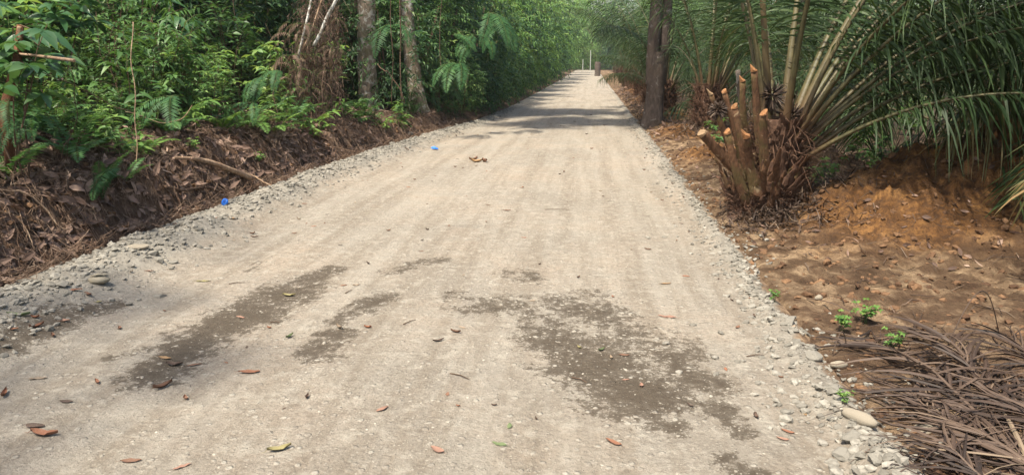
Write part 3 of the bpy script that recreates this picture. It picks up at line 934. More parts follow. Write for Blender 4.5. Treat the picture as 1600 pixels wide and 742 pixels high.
# ------------------------------------------------------------------ bushes forming the green wall farther on
def bush_meshes(seed, rad=(1.25, 1.25, 1.7), nspray=330, nlf=12, L=.165, W=.046, mat=G_BUSH, drop=.5):
    r = np.random.default_rng(seed); st = MB(); lf = MB()
    d = nrm(r.normal(size=(nspray, 3)) * (1, 1, .8)); rr_ = r.uniform(.45, 1.0, (nspray, 1)) ** .5
    rr_ = rr_ * (1 + .28 * perlin(d[:, 0] * 2.2 + seed, d[:, 1] * 2.2 + d[:, 2] * 1.7)[:, None])
    P = d * rr_ * np.array(rad) + (0, 0, rad[2] * 1.02)
    P[:, 2] = np.where(P[:, 2] < .35, .15 + .5 * r.random(nspray), P[:, 2])
    for k in range(5):
        a = r.uniform(0, 6.28); e = np.array([math.cos(a) * rad[0] * .5, math.sin(a) * rad[1] * .5, rad[2] * 1.5])
        tube(st, [(math.cos(a) * .1, math.sin(a) * .1, -.2), e * (.35, .35, .45) + r.normal(0, .06, 3), e], [.03, .022, .008], 5)
    sp = nrm(d * (1, 1, .3) + r.normal(0, .45, (nspray, 3)) + (0, 0, .15))
    SL = r.uniform(.25, .7, nspray)
    shade = r.random(nspray) * .4
    for k in range(nspray):
        u = np.linspace(0, 1, 5)
        Q_ = P[k] + sp[k] * (SL[k] * u)[:, None] + np.array([0, 0, -drop * SL[k]]) * (u ** 2)[:, None]
        if k % 3 == 0: tube(st, Q_, np.linspace(.005, .0015, 5), 3, .5, 0, False)
        uu = np.linspace(.05, 1, nlf); bp = np.stack([np.interp(uu, u, Q_[:, c]) for c in range(3)], 1)
        sd_ = nrm(np.cross(sp[k], (0, 0, 1))); sg = np.where(np.arange(nlf) % 2, 1, -1)[:, None]
        dd = nrm(sd_ * sg * .8 + sp[k] * .6 + r.normal(0, .3, (nlf, 3)) + (0, 0, -.25))
        leaves(lf, bp, dd, nrm(np.array([0, 0, 1.]) + r.normal(0, .4, (nlf, 3)) + d[k] * .5), L * r.uniform(.6, 1.25, nlf), W * r.uniform(.8, 1.2, nlf), T_MID, .15, .4 * r.random(nlf), np.clip(shade[k] + r.random(nlf) * .6, 0, 1))
    return st.mesh('stem', TWIG, True), lf.mesh('foliage', mat)


GRP_B = 'bushes of the green wall on the left'
LAB_B = 'dense drooping bush in the green wall along the far left road edge'
BU = []
for k in range(4):
    a, b = bush_meshes(400 + k, mat=[G_BUSH, G_MID, G_BUSH, G_BRIGHT][k])
    t = thing('bush', LAB_B, 'bush', (0, 0, -50), group=GRP_B); obj('stem', a, t); obj('foliage', b, t); BU.append(t)
for i, (x, y, sc, k) in enumerate([(-4.6, 16.6, .85, 0), (-4.3, 18.6, .95, 1), (-4.1, 20.6, 1.0, 0), (-3.9, 23, 1.1, 2), (-4.0, 25.8, 1.2, 0), (-4.0, 29, 1.25, 3), (-4.0, 33, 1.35, 0), (-4.1, 38, 1.5, 3), (-4.1, 44, 1.6, 2), (-4.3, 51, 1.8, 3),
                                   (-4.4, 60, 2.0, 0), (-4.8, 71, 2.3, 3), (-5.2, 84, 2.8, 0), (-5.6, 100, 3.2, 3),
                                   (-6.2, 17.5, 1.25, 1), (-6.0, 21, 1.5, 0), (-6.4, 25, 1.7, 2), (-6.3, 31, 1.9, 1), (-6.5, 38, 2.2, 0), (-7, 48, 2.5, 2), (-8, 60, 3, 0), (-9, 80, 3.6, 3),
                                   (-5.4, 17.9, .8, 1), (-7.3, 14.6, 1.0, 0), (-8.5, 15.5, 1.4, 1), (-10, 12.8, 1.4, 0), (-11.5, 10.5, 1.4, 1), (-9.8, 18.5, 1.7, 2), (-13, 14, 1.8, 0), (-13.5, 9.5, 1.6, 1), (-15, 18, 2.2, 0), (-10, 8.6, 1.1, 0), (-14, 24, 2.4, 1), (-9.5, 21.5, 2.2, 0), (-12, 19, 2.3, 1), (-7.5, 16.3, 1.5, 0), (-12, 27, 2.8, 0), (-17, 22, 2.8, 1), (-9, 30, 2.8, 1)]):
    z = float(H(x, y))
    ORD = ['first', 'second', 'third', 'fourth', 'fifth', 'sixth', 'seventh', 'eighth', 'ninth', 'tenth', 'eleventh', 'twelfth', 'thirteenth', 'farthest']
    lab = (ORD[i] + ' bush beyond the mottled trunks in the green wall along the left road edge') if i < 14 else ('dense bush in the taller back row of the green wall at left' if i < 22 else 'dark leafy bush deep in the forest behind the left bank')
    put(BU[k], (x, y, z), rr.uniform(0, 6.28), sc, lab, GRP_B if i < 14 else ('back row of the green wall' if i < 22 else 'bushes deep in the left forest'))

for i, (x, y, sc, k) in enumerate([(-3.55, 17.6, .36, 0), (-3.25, 18.8, .45, 1), (-3.15, 20.4, .5, 0), (-3.05, 22.2, .5, 1), (-3.05, 24.4, .55, 0), (-3.05, 27, .6, 2), (-3.05, 30, .6, 0), (-3.1, 34, .7, 3), (-3.1, 39, .8, 0), (-3.1, 46, .9, 3), (-3.2, 55, 1.1, 0), (-3.3, 66, 1.3, 3)]):
    put(BU[k], (x, y, float(H(x, y)) - .05), rr.uniform(0, 6.28), sc, ORD[i] + ' low bush at the foot of the green wall, overhanging the left road edge', 'low bushes at the foot of the green wall')
# far end of the road and the land behind the palms
GRP_F = 'distant bushes beyond the end of the road'
for (x, y, sc, k) in [(-5, 128, 4.0, 3), (1, 142, 4.2, 3), (7, 132, 4.0, 0), (-10, 118, 4.0, 0), (13, 125, 4.5, 3), (4.5, 150, 6, 3), (-3, 152, 6.5, 3), (20, 115, 5, 0)]:  # mostly the bright-leaf copy: far sunlight is put into the leaf colour
    put(BU[k], (x, y, -.1), rr.uniform(0, 6.28), sc, 'sunlit pale green bush far beyond the end of the road', GRP_F)
for i, x in enumerate([-7, -5.2, -3.4, -1.8, -.2, 1.4, 3.0, 4.8, 6.8, 9]):  # bright leaf colour on most of these stands in for sun
    put(BU[3 if i % 3 else 2], (x, 134 + (i * 37 % 7), -.4), i * 1.3, 1.1 + .3 * (i % 3), 'low bright bush closing off the far end of the road', 'low bushes closing the road end')
GRP_P = 'bushes beyond the palms at right'
for (x, y, sc, k) in [(17, 24, 1.5, 0), (11, 33, 1.4, 3), (22, 33, 2.0, 1), (16, 42, 2.0, 0), (28, 45, 2.6, 3), (12, 52, 2.0, 0), (20, 60, 3, 3), (10, 70, 2.6, 3), (30, 25, 2.4, 0), (9, 90, 3, 3), (20, 14, 1.2, 3)]:
    put(BU[k], (x, y, float(H(x, y))), rr.uniform(0, 6.28), sc, 'background bush seen between the hanging palm fronds at right', GRP_P)

# ------------------------------------------------------------------ ferns and named plants on the bank
def pl(px, py, dy=0.0):
    p = atg(px, py); return (p.x, p.y + dy, float(H(p.x, p.y + dy)))


FERNS = [(35, 235, FR, 7, 'feathery fern arching over dark soil at the far left edge', .8), (115, 250, FR, 8, 'fern clump below the broken brown trunk', .9),
         (160, 300, FR, 5, 'small fern halfway down the leaf-littered bank', .6), (270, 215, FR, 7, 'bright fern hanging over the bank beside the hanging stem', 1.0),
         (345, 205, FRY, 8, 'yellow-green fern on top of the bank, left of its larger neighbour', .9), (395, 205, FRY, 9, 'large yellow-green fern clump spreading over bank edge', 1.0), (430, 212, FRY, 6, 'yellow-green fern nearest the dry brown tangle', .8),
         (70, 190, FR, 8, 'fern in the shade behind the far left fern', 1.2), (200, 200, FR, 7, 'fern among saplings behind the dangling vine', 1.1), (195, 285, FR, 4, 'young fern sprouting from the leaf litter', .55)]
for i, (px, py, frs, n, lab, sc) in enumerate(FERNS):
    fern(pl(px, py), frs, n, lab, sc, None, 'ferns on the left bank', seed=i)
for i in range(26):
    y = rr.uniform(4.6, 16.5); x = float(toe(y)) - rr.uniform(.7, 2.6)
    if x < -(.84 * y + 1.0): continue
    fern(bank_spot(x, y, 0), FR if i % 4 else FRY, rr.choice([5, 6, 7]), 'plain green fern among the undergrowth shrubs ' + ('at the far left' if y < 7 else ('above the fallen branch' if y < 10 else ('below the dry tangle' if y < 13 else 'near the mottled trunks'))), rr.uniform(.6, 1.05), None, 'undergrowth ferns', seed=50 + i)
# big arching fern fronds that hang over the bank right of the trunks
DF = [(705, 55, 15.2, 'long drooping fern hanging right beside the right mottled trunk'), (742, 55, 15.4, 'longest drooping fern with ladder-like leaflets over the bank'), (790, 40, 16.6, 'drooping fern blending into the bushy green wall'),
      (715, 100, 14.8, 'low drooping fern brushing the bank foot'), (612, 40, 15.6, 'drooping fern between the two mottled trunks'), (765, 20, 15.6, 'high drooping fern at the top edge above the longest one'),
      (690, 10, 15.4, 'drooping fern at the top edge beside the right trunk'), (735, 95, 14.9, 'lower drooping fern overlapping the ladder-leaved one'), (725, 15, 15.8, 'drooping fern high between two other hanging ferns')]
for i, (px, py, Y, lab) in enumerate(DF[:6]):
    p = atd(px, py, Y)
    fern((p.x, p.y, p.z), FRL[i % 3:] + FRL[:i % 3], 2 + i % 2, lab, rr.uniform(.8, 1.05), (-2.2, -.5), 'drooping ferns over the bank', 'fern', seed=70 + i)
for i, (px, py, Y, sc, lab) in enumerate([(272, 150, 6.9, .50, 'bright ladder-leaved fern hanging down just right of the dangling stem'), (48, 182, 5.6, .42, 'pale ladder-leaved fern drooping at the far left, below the broken trunk'), (15, 155, 5.4, .40, 'pale fern frond entering at the left picture edge'),
                                         (412, 120, 9.6, .55, 'slim fern drooping in front of the dry tangle'), (435, 110, 9.9, .5, 'second slim fern drooping beside the dry tangle'), (190, 262, 6.0, .42, 'small fern drooping across the middle of the leafy bank'), (395, 160, 9.0, .42, 'fern drooping over the bank edge below the dry tangle')]):
    p = atd(px, py, Y)
    fern((p.x, p.y, p.z), FRL[i % 3:] + FRL[:i % 3], 3, lab, sc, (-2.3, -.9), 'drooping ferns on the bank edge', 'fern', seed=170 + i)
# seedlings and saplings
for i, (px, py, k, sc, lab) in enumerate([(165, 250, 0, 1.15, 'seedling with broad pointed leaves on the bank edge'), (195, 255, 1, .8, 'thin seedling next to the broad-leaved one'),
                                          (245, 205, 1, 1.3, 'leafy sapling right of the dangling vine'), (310, 200, 0, 1.0, 'seedling with star-shaped leaf whorls near the bright fern'),
                                          (500, 150, 0, .9, 'bright seedling in front of the dry brown tangle'), (130, 215, 1, 1.2, 'tall thin seedling behind the fern clump'), (620, 180, 0, .9, 'bright green seedling between the two mottled trunks')]):
    put(SEED[k], pl(px, py), i * 1.7, sc, lab, 'seedlings on the left bank')
for i, (px, py, sc, lab) in enumerate([(1185, 298, 1.2, 'small bright seedling at the foot of the big cut palm'), (1140, 262, .6, 'tiny green sprig on the left side of the cut palm'), (1315, 520, .7, 'little green weed by the dead frond tips'),
                                       (1350, 505, .8, 'low green weed under the topmost dead frond'), (1395, 550, .7, 'green sprout showing between dead leaflets'), (1210, 472, .5, 'tiny yellow-green sprout at the right gravel edge'),
                                       (1320, 632, .4, 'single tiny sprout beside the long pale stone'), (1045, 130, 1.6, 'yellow-green sprig beside the forked trunk')]):
    put(SEED[2], tuple(atg(px, py)), i * 1.1, sc, lab, 'sprouts on the right verge')
for i in range(34):
    y = rr.uniform(4.6, 15.5); e = rr.uniform(.30, 1.3); x = float(toe(y)) - e
    if x < -(.84 * y + .2): continue
    k = rr.choice([0, 1, 1, 0, 2]); zone = 'near the far left' if y < 6.5 else ('above the fallen branch' if y < 9.5 else 'below the trunks')
    put(SEED[k], bank_spot(x, y), rr.uniform(0, 6.28), rr.uniform(.55, 1.1), ['broad-leaved bright seedling', 'thin many-leaved seedling', 'tiny round-leaved sprout'][k] + ' on the bank slope ' + zone, 'seedlings on the left bank')
for i in range(20):
    y = rr.uniform(5.2, 14); x = float(toe(y)) - rr.uniform(1.1, 2.3)
    if x < -(.84 * y + .4) or any(abs(x / y - q) < .04 for q in (pA.x / pA.y, pB.x / pB.y)): continue
    put(SAP[i % 2], bank_spot(x, y), rr.uniform(0, 6.28), rr.uniform(.6, 1.1), ['bright sapling with whorled leaves', 'slender sapling with long leaves'][i % 2] + (' in front of the thicket at far left' if y < 7.5 else (' in front of the thicket behind the ferns' if y < 10.5 else ' in front of the thicket near the trunks')), 'saplings before the thicket')
# green plants on the shaded mound behind the main palm
for i in range(16):
    x = rr.uniform(2.2, 5.5); y = rr.uniform(8.4, 13)
    put(SEED[1] if i % 2 else SEED[2], bank_spot(x, y), i * 2.1, rr.uniform(.7, 1.1) if i % 2 else 2.2, 'low green weed on the shaded earth behind the cut palm', 'weeds behind the cut palm')
for i in range(12):
    x = rr.uniform(2.5, 4.2); y = rr.uniform(8.6, 10.6)
    put(SEED[0] if i % 2 else SEED[1], bank_spot(x, y), i * 2.1, rr.uniform(.6, .95), ['leafy weed with pointed leaves in the gap between cut palm and earth mound', 'broad-leaved weed in the gap between cut palm and earth mound'][i % 2], 'weeds in the gap by the cut palm')
SP2 = shrub('shrub', 'shrub', 'low sunlit shrub in the clearing behind the palm fronds at right', 'low shrubs in the clearing at right', GSTEM, G_BRIGHT, seed=31, h=.8, nst=6, spread=.5, leafL=.12, leafW=.05, nbr=7, nlf=7)
for i in range(14):
    x = rr.uniform(4, 10); y = rr.uniform(10.5, 18)
    put(SP2, bank_spot(x, y), i * 2.1, rr.uniform(.5, 1.0), 'low sunlit shrub in the clearing behind the palm fronds at right', 'low shrubs in the clearing at right')

# ------------------------------------------------------------------ broken trunk, vines, branches at left
def wob(a, b, n=10, amp=.03, sag=0.0, seed=0):
    r = np.random.default_rng(seed); a = np.array(a, float); b = np.array(b, float)
    u = np.linspace(0, 1, n)[:, None]
    cs = np.cumsum(r.normal(0, amp / 3, (n, 3)), 0)
    for _ in range(3): cs[1:-1] = (cs[:-2] + cs[1:-1] + cs[2:]) / 3
    P = a + (b - a) * u + cs * np.sin(u * PI)
    P[:, 2] -= sag * np.sin(u[:, 0] * PI)
    return P


b0 = atd(8, 175, 5.4); b1 = atd(26, 95, 5.5); b2 = atd(32, 40, 5.55)
g0 = atg(5, 215)
t = thing('broken_tree', 'snapped orange-brown trunk with torn bark at the far left', 'tree', (b0.x, 5.4, float(H(b0.x, 5.4)) - .05))
mb = MB(); o0 = np.array(t.location)
tube(mb, np.array([o0, b0, b1, b2]) - o0 + np.array([(0, 0, 0), (0, 0, 0), (0, 0, 0), (0, 0, 0)]), [.055, .042, .036, .022], 12, rough=.2)
obj('trunk', mb.mesh('trunk', bark_mat('torn_orange_bark', (.07, .032, .017), (.19, .085, .045), (.30, .18, .11), .62, 12, (.05, .03, .02)), True), t)
for k in range(9):
    if k in (0, 5): mb = MB()
    q = np.array(b1 if k < 5 else b2) - o0; a = k * 1.4
    tube(mb, [q, q + (math.cos(a) * .06, math.sin(a) * .04, -.02), q + (math.cos(a) * .07, math.sin(a) * .05, -.10 - .02 * (k % 3))], [.016, .012, .003], 4, flat=.4)
    if k in (4, 8): obj('torn_bark', mb.mesh('torn_bark', CUTPALE), t)
mb = MB(); q = np.array(b1) - o0 + (.02, 0, .05)
q2 = np.array(atd(116, 95, 5.3)) - o0
tube(mb, wob(q, q2, 8, .01, 0, 4), np.linspace(.010, .013, 8), 7)
obj('snapped_branch', mb.mesh('snapped_branch', WOOD, True), t)
# broad leaves in the top left corner, close to the camera
BL = shrub('broadleaf_plant', 'sapling', 'x', None, TWIG, leaf_mat('glossy_broad_leaf', [(0, (.035, .09, .03)), (.6, (.06, .15, .05)), (1, (.14, .22, .07))], rough=.28, spec=.6), seed=61, h=1.3, nst=4, spread=.5, leafL=.21, leafW=.085, nbr=6, nlf=6, cluster=True, tm=T_FINE, droop=.4, umin=.72)
BLL = ['large-leaved glossy sapling in the top left corner', 'second large-leaved sapling, right of the broken trunk', 'large-leaved sapling behind the ferns', 'large-leaved plant among shrubs left of the dry tangle']
for i, (x, y, z, sc) in enumerate([(-4.38, 5.3, 1.0, .80), (-5.5, 6.7, .9, .95), (-6.3, 8.2, 1.0, 1.1), (-6.3, 10.6, .9, 1.2)]):
    put(BL, (x, y, float(H(x, y)) + (0 if i else .0)), i * 1.9 + .4, sc * (1.25 if i == 0 else 1), BLL[i], 'large-leaved saplings')

VINES = [((208, 35, 6.6), (212, 262, 6.3), .006, 'pale thin stem dangling straight down over the leaf litter'), ((108, 95, 6.0), (103, 250, 5.8), .004, 'thin vine hanging below the snapped branch'), ((465, 0, 11.5), (468, 75, 11.4), .02, 'x'),
         ((60, 110, 6.2), (205, 175, 6.9), .006, 'thin bare twig slanting across the ferns'), ((196, 175, 6.9), (300, 165, 7.4), .005, 'grey twig arching right of the dangling stem'), ((440, 90, 10.5), (436, 190, 10.3), .008, 'brown vine hanging left of the dry tangle'),
         ((624, 0, 14.2), (628, 160, 14.2), .016, 'upright liana between the two mottled trunks'), ((615, 10, 14.1), (612, 165, 14.1), .010, 'thinner liana left of the upright liana'), ((590, 100, 14), (632, 162, 14), .014, 'curving liana looping beside the right mottled trunk'),
         ((695, 0, 15.0), (690, 110, 14.9), .008, 'thin vine in front of drooping ferns'), ((275, 215, 7.6), (300, 315, 7.2), .004, 'root-like vine trailing down the bank from the bright fern'), ((490, 30, 11.5), (505, 150, 11.4), .010, 'grey vine in front of dry brown ferns'), ((525, 60, 12), (530, 165, 12), .012, 'brown vine beside the shadowed dark trunk')]
for i, (a, b, r0, lab) in enumerate(VINES):
    if lab == 'x': continue
    A = atd(*a); B = atd(*b)
    up_ = A + Vector((0, 0, 1.2)) if a[1] < 12 else A
    mb = MB(); tube(mb, wob(up_, B, 24, .05 if i != 8 else .12, 0, 80 + i), r0 * .75, 6, rough=.1)
    tag(obj('vine', mb.mesh('vine', WOOD if i in (0, 4) else TWIG, True)), lab, 'vine', 'vines and lianas')
# two leaning pale sticks and fallen wood
for i, (a, b, r0, m_, lab) in enumerate([((483, -10, 11.6), (468, 75, 11.4), .020, PALE, 'leaning white-lichened stick, leftmost above the dry tangle'), ((505, -10, 11.6), (480, 60, 11.5), .017, WOOD, 'leaning tan stick between the two white-lichened ones'), ((540, -15, 11.6), (500, 55, 11.5), .028, PALE, 'thick white-lichened branch leaning over the dry tangle')]):
    A = Vector(atd(*a)); B = Vector(atd(*b)); A2 = A + (A - B) * .8; B2 = B + (B - A) * .25
    B2.z = max(B2.z, float(H(B2.x, B2.y)) - .05)
    mb = MB(); tube(mb, wob(A2, B2, 14, .04, 0, 90 + i), np.linspace(r0 * .7, r0, 14), 9, rough=.1)
    tag(obj('leaning_stick', mb.mesh('leaning_stick', m_, True)), lab, 'branch', 'leaning sticks')
BR = [([(278, 272), (320, 274), (350, 279), (375, 287), (397, 299)], [.014, .024, .028, .030, .034], .12, 'thick tan fallen branch lying across the bank foot', WOOD), ([(262, 308), (290, 312), (325, 311), (352, 314)], [.016, .014, .012, .010], .08, 'short brown root jutting from the bank below the fallen branch', TWIG),
      ([(360, 285), (375, 272), (392, 262)], [.009, .007, .004], .05, 'forked twig beside the fallen branch end', WOOD), ([(375, 275), (400, 285), (425, 298)], [.009, .008, .006], .05, 'slim tan stick right of the fallen branch', WOOD),
      ([(0, 312), (45, 320), (80, 345), (100, 372), (120, 378)], [.007, .007, .006, .005, .004], .06, 'long bare root curving over the leaf litter at far left', WOOD), ([(0, 352), (30, 362), (52, 385), (60, 410)], [.006, .006, .005, .004], .06, 'thin root hooking down the bank at the far left', WOOD),
      ([(490, 245), (520, 240), (560, 243)], [.012, .010, .006], .04, 'brown root on the bank beneath the trunks', TWIG), ([(610, 222), (640, 240)], [.01, .006], .05, 'stick poking out of the bank onto gravel', TWIG), ([(560, 192), (590, 186)], [.03, .03], .05, 'pale short log at the trunk foot', WOOD)]
for i, (pp, rad, dz, lab, m_) in enumerate(BR):
    P = np.array([np.array(atg(*q)) + (0, -.02, dz) for q in pp])
    u = np.linspace(0, 1, len(P)); uu = np.linspace(0, 1, 16)
    P2 = np.stack([np.interp(uu, u, P[:, c]) for c in range(3)], 1)
    for _ in range(2): P2[1:-1] = (P2[:-2] + P2[1:-1] + P2[2:]) / 3
    P2 += np.random.default_rng(i).normal(0, .004, P2.shape)
    mb = MB(); tube(mb, P2, np.interp(uu, u, rad), 8, rough=.08)
    tag(obj('fallen_branch', mb.mesh('fallen_branch', m_, True)), lab, 'branch', 'fallen wood on the bank')

# dry brown fern tangle left of the trunks
for i in range(22):
    px = rr.uniform(450, 532); py = rr.uniform(25, 150); p = atd(px, py, rr.uniform(11.1, 12.1))
    lv = 'high' if py < 65 else ('half-way up' if py < 110 else 'low'); sd2 = 'left part' if px < 485 else ('middle' if px < 515 else 'right part')
    t = fern((p.x, p.y, p.z), FRDRY, rr.choice([4, 5, 6]), 'dead brown fern %s in the %s of the dry tangle' % (lv, sd2), rr.uniform(.6, 1.2), None, 'dead ferns of the dry tangle', 'dead_fern', cat='dead fern', seed=130 + i, tiltup=rr.uniform(-.5, .3))
    t.rotation_euler = (rr.uniform(-.6, .6), rr.uniform(-.6, .6), rr.uniform(0, 6))

mb = MB(); lfm = MB()
for k in range(1000):
    px = 425 + 112 * rng.beta(2.0, 1.6); py = rng.uniform(-10, 190)
    if px < 470 and py < 60: continue
    p = np.array(atd(px, py, rng.uniform(11.3, 13.3)))
    g = float(H(p[0], p[1])); p[2] = max(p[2], g + .05); L_ = rng.uniform(.15, .7); n = 7; us = np.linspace(0, 1, n)
    a = rng.uniform(0, 6.28); hz = rng.uniform(.1, .7)
    P = p + np.stack([math.cos(a) * hz * L_ * us, math.sin(a) * hz * L_ * us, -L_ * us ** 1.4 * rng.uniform(.3, 1)], 1) + np.cumsum(rng.normal(0, .014, (n, 3)), 0)
    P[:, 2] = np.maximum(P[:, 2], g + .01)
    tube(mb, P, np.linspace(.006, .0015, n) * rng.uniform(.4, 1.3), 3, rng.random(), cap=False)
    m_ = rng.integers(2, 7); ix = rng.integers(2, n, m_)
    leaves(mb, P[ix], nrm(np.array([0, 0, -1.]) + rng.normal(0, .5, (m_, 3))), rng.normal(size=(m_, 3)), rng.uniform(.03, .09, m_), rng.uniform(.008, .022, m_), T_MID, rng.uniform(-.3, .3, m_), .1, None, 0, rng.normal(0, 1.2, m_))
kind(obj('dry_undergrowth', mb.mesh('dry_undergrowth', B_DRYFERN)), 'stuff')['label'] = 'brown dried stems and leaves hanging left of the mottled trunks'
# ------------------------------------------------------------------ roots, dry grass and leaf litter on the bank
r_ = np.random.default_rng(55)
mb = MB()
for k in range(2800):
    y = 3.8 + 16 * r_.random() ** 1.25; e = r_.uniform(-.06, .9); x = float(toe(y)) - e
    n = 6; Lr = r_.uniform(.06, .36); a = r_.normal(0, .9) if k % 3 == 0 else r_.uniform(0, 6.28)
    d = np.array([math.cos(a), -math.sin(a) * .8]); wv = np.cumsum(r_.normal(0, .035, (n, 3)), 0)
    u = np.linspace(0, 1, n)
    P = np.zeros((n, 3)); P[:, 0] = x + d[0] * Lr * u * .7; P[:, 1] = y + d[1] * Lr * u
    P[:, :2] += wv[:, :2]
    P[:, 2] = ZT(P[:, 0], P[:, 1]) + .012 + np.abs(wv[:, 2]) * .8 + .04 * r_.random() * np.sin(u * PI)
    tube(mb, P, np.linspace(.0035, .0012, n) * r_.uniform(.5, 1.5), 3, r_.random(), cap=False)
kind(obj('root_fibres', mb.mesh('root_fibres', ROOTM)), 'stuff')['label'] = 'tangle of fine brown roots and dry stems on the cut bank'


def litter(n, xf, yf, size, seed, tilt=.5, dz=.012):
    r = np.random.default_rng(seed)
    y = yf(r, n); x = xf(r, y, n)
    z = ZT(x, y) + dz * r.random(n) * 2
    a = r.uniform(0, 2 * PI, n)
    e = .05
    gx = (ZT(x + e, y) - ZT(x - e, y)) / (2 * e); gy = (ZT(x, y + e) - ZT(x, y - e)) / (2 * e)
    nn_ = nrm(np.stack([-gx, -gy, np.ones(n)], 1) + r.normal(0, tilt, (n, 3)))
    d = np.stack([np.cos(a), np.sin(a), r.normal(0, .2, n)], 1); d = nrm(d - nn_ * np.sum(d * nn_, 1, keepdims=True))
    s_ = size * r.uniform(.5, 1.25, n)
    return np.stack([x, y, z], 1), d, nn_, s_, r


def litter_obj(name, label, parts):
    mb = MB()
    for (n, xf, yf, size, seed, tl) in parts:
        P, d, nn_, s_, r = litter(n, xf, yf, size, seed, tl)
        leaves(mb, P, d, nn_, s_, s_ * r.uniform(.3, .5, n), T_FINE, r.normal(0, .25, n), 0, r.random(n), 0, r.normal(0, .6, n))
    kind(obj(name, mb.mesh(name, B_LITTER)), 'stuff')['label'] = label


litter_obj('leaf_litter', 'carpet of dry brown fallen leaves on bank and forest floor', [
    (4200, lambda r, y, n: toe(y) - .15 - r.random(n) ** 1.3 * 1.6, lambda r, n: 3.8 + 7 * r.random(n) ** 1.1, .125, 1, .45),
    (2600, lambda r, y, n: toe(y) - .15 - r.random(n) ** 1.3 * 1.8, lambda r, n: 9 + 10 * r.random(n), .11, 2, .45),
    (3000, lambda r, y, n: toe(y) - 1.2 - r.random(n) * 4, lambda r, n: 4 + 13 * r.random(n), .12, 3, .4),
    (1600, lambda r, y, n: 1.3 + 4.5 * r.random(n), lambda r, n: 5.5 + 11 * r.random(n), .07, 4, .5),
    (500, lambda r, y, n: 1.25 + .8 * r.random(n), lambda r, n: 14 + 25 * r.random(n), .13, 6, .5)])

# dry straw and debris around the palm feet
mb = MB()
for (cx, cy, sx, sy, n, Lm) in [(1.72, 6.85, .38, .38, 420, .22), (1.55, 7.0, .25, .6, 150, .15), (2.1, 14.9, .5, .5, 260, .35), (1.55, 17.2, .5, .6, 120, .3), (2.4, 7.6, .6, .5, 180, .3), (1.5, 19.5, .25, 1.5, 200, .4), (1.55, 24, .3, 3, 260, .5), (1.6, 33, .3, 5, 260, .6), (2.6, 9.6, .7, .5, 150, .3)]:
    for k in range(n):
        x = cx + r_.normal(0, sx * .6); y = cy + r_.normal(0, sy * .6); x = max(x, 1.28)
        a = r_.uniform(0, 6.28); L_ = Lm * r_.uniform(.3, 1.1); el_ = abs(r_.normal(0, .35))
        d = np.array([math.cos(a) * math.cos(el_), math.sin(a) * math.cos(el_), math.sin(el_)])
        p = np.array([x, y, float(H(x, y)) + .01 + .03 * r_.random()])
        bpz = p + d * L_ * .5 + r_.normal(0, .02, 3); q = p + d * L_ + r_.normal(0, .03, 3)
        q[2] = max(q[2], float(H(q[0], q[1])) + .005)
        tube(mb, [p, bpz, q], [.006 * r_.uniform(.5, 1.6), .006, .002], 4, r_.random(), cap=False, flat=.35)
for k in range(520):
    x = rng.uniform(1.5, 5.2); y = rng.uniform(3.2, 9.5); a = rng.uniform(0, 6.28); L_ = rng.uniform(.04, .22)
    p = np.array([x, y, 0]); q = p + np.array([math.cos(a), math.sin(a), 0]) * L_; md = (p + q) / 2 + rng.normal(0, .02, 3)
    for v in (p, md, q): v[2] = float(H(v[0], v[1])) + rng.uniform(.003, .03)
    tube(mb, [p, md, q], [.003, .0025, .001], 3, rng.random(), cap=False)
kind(obj('palm_debris', mb.mesh('palm_debris', B_DEAD)), 'stuff')['label'] = 'dry brown palm scraps heaped around the palm feet'

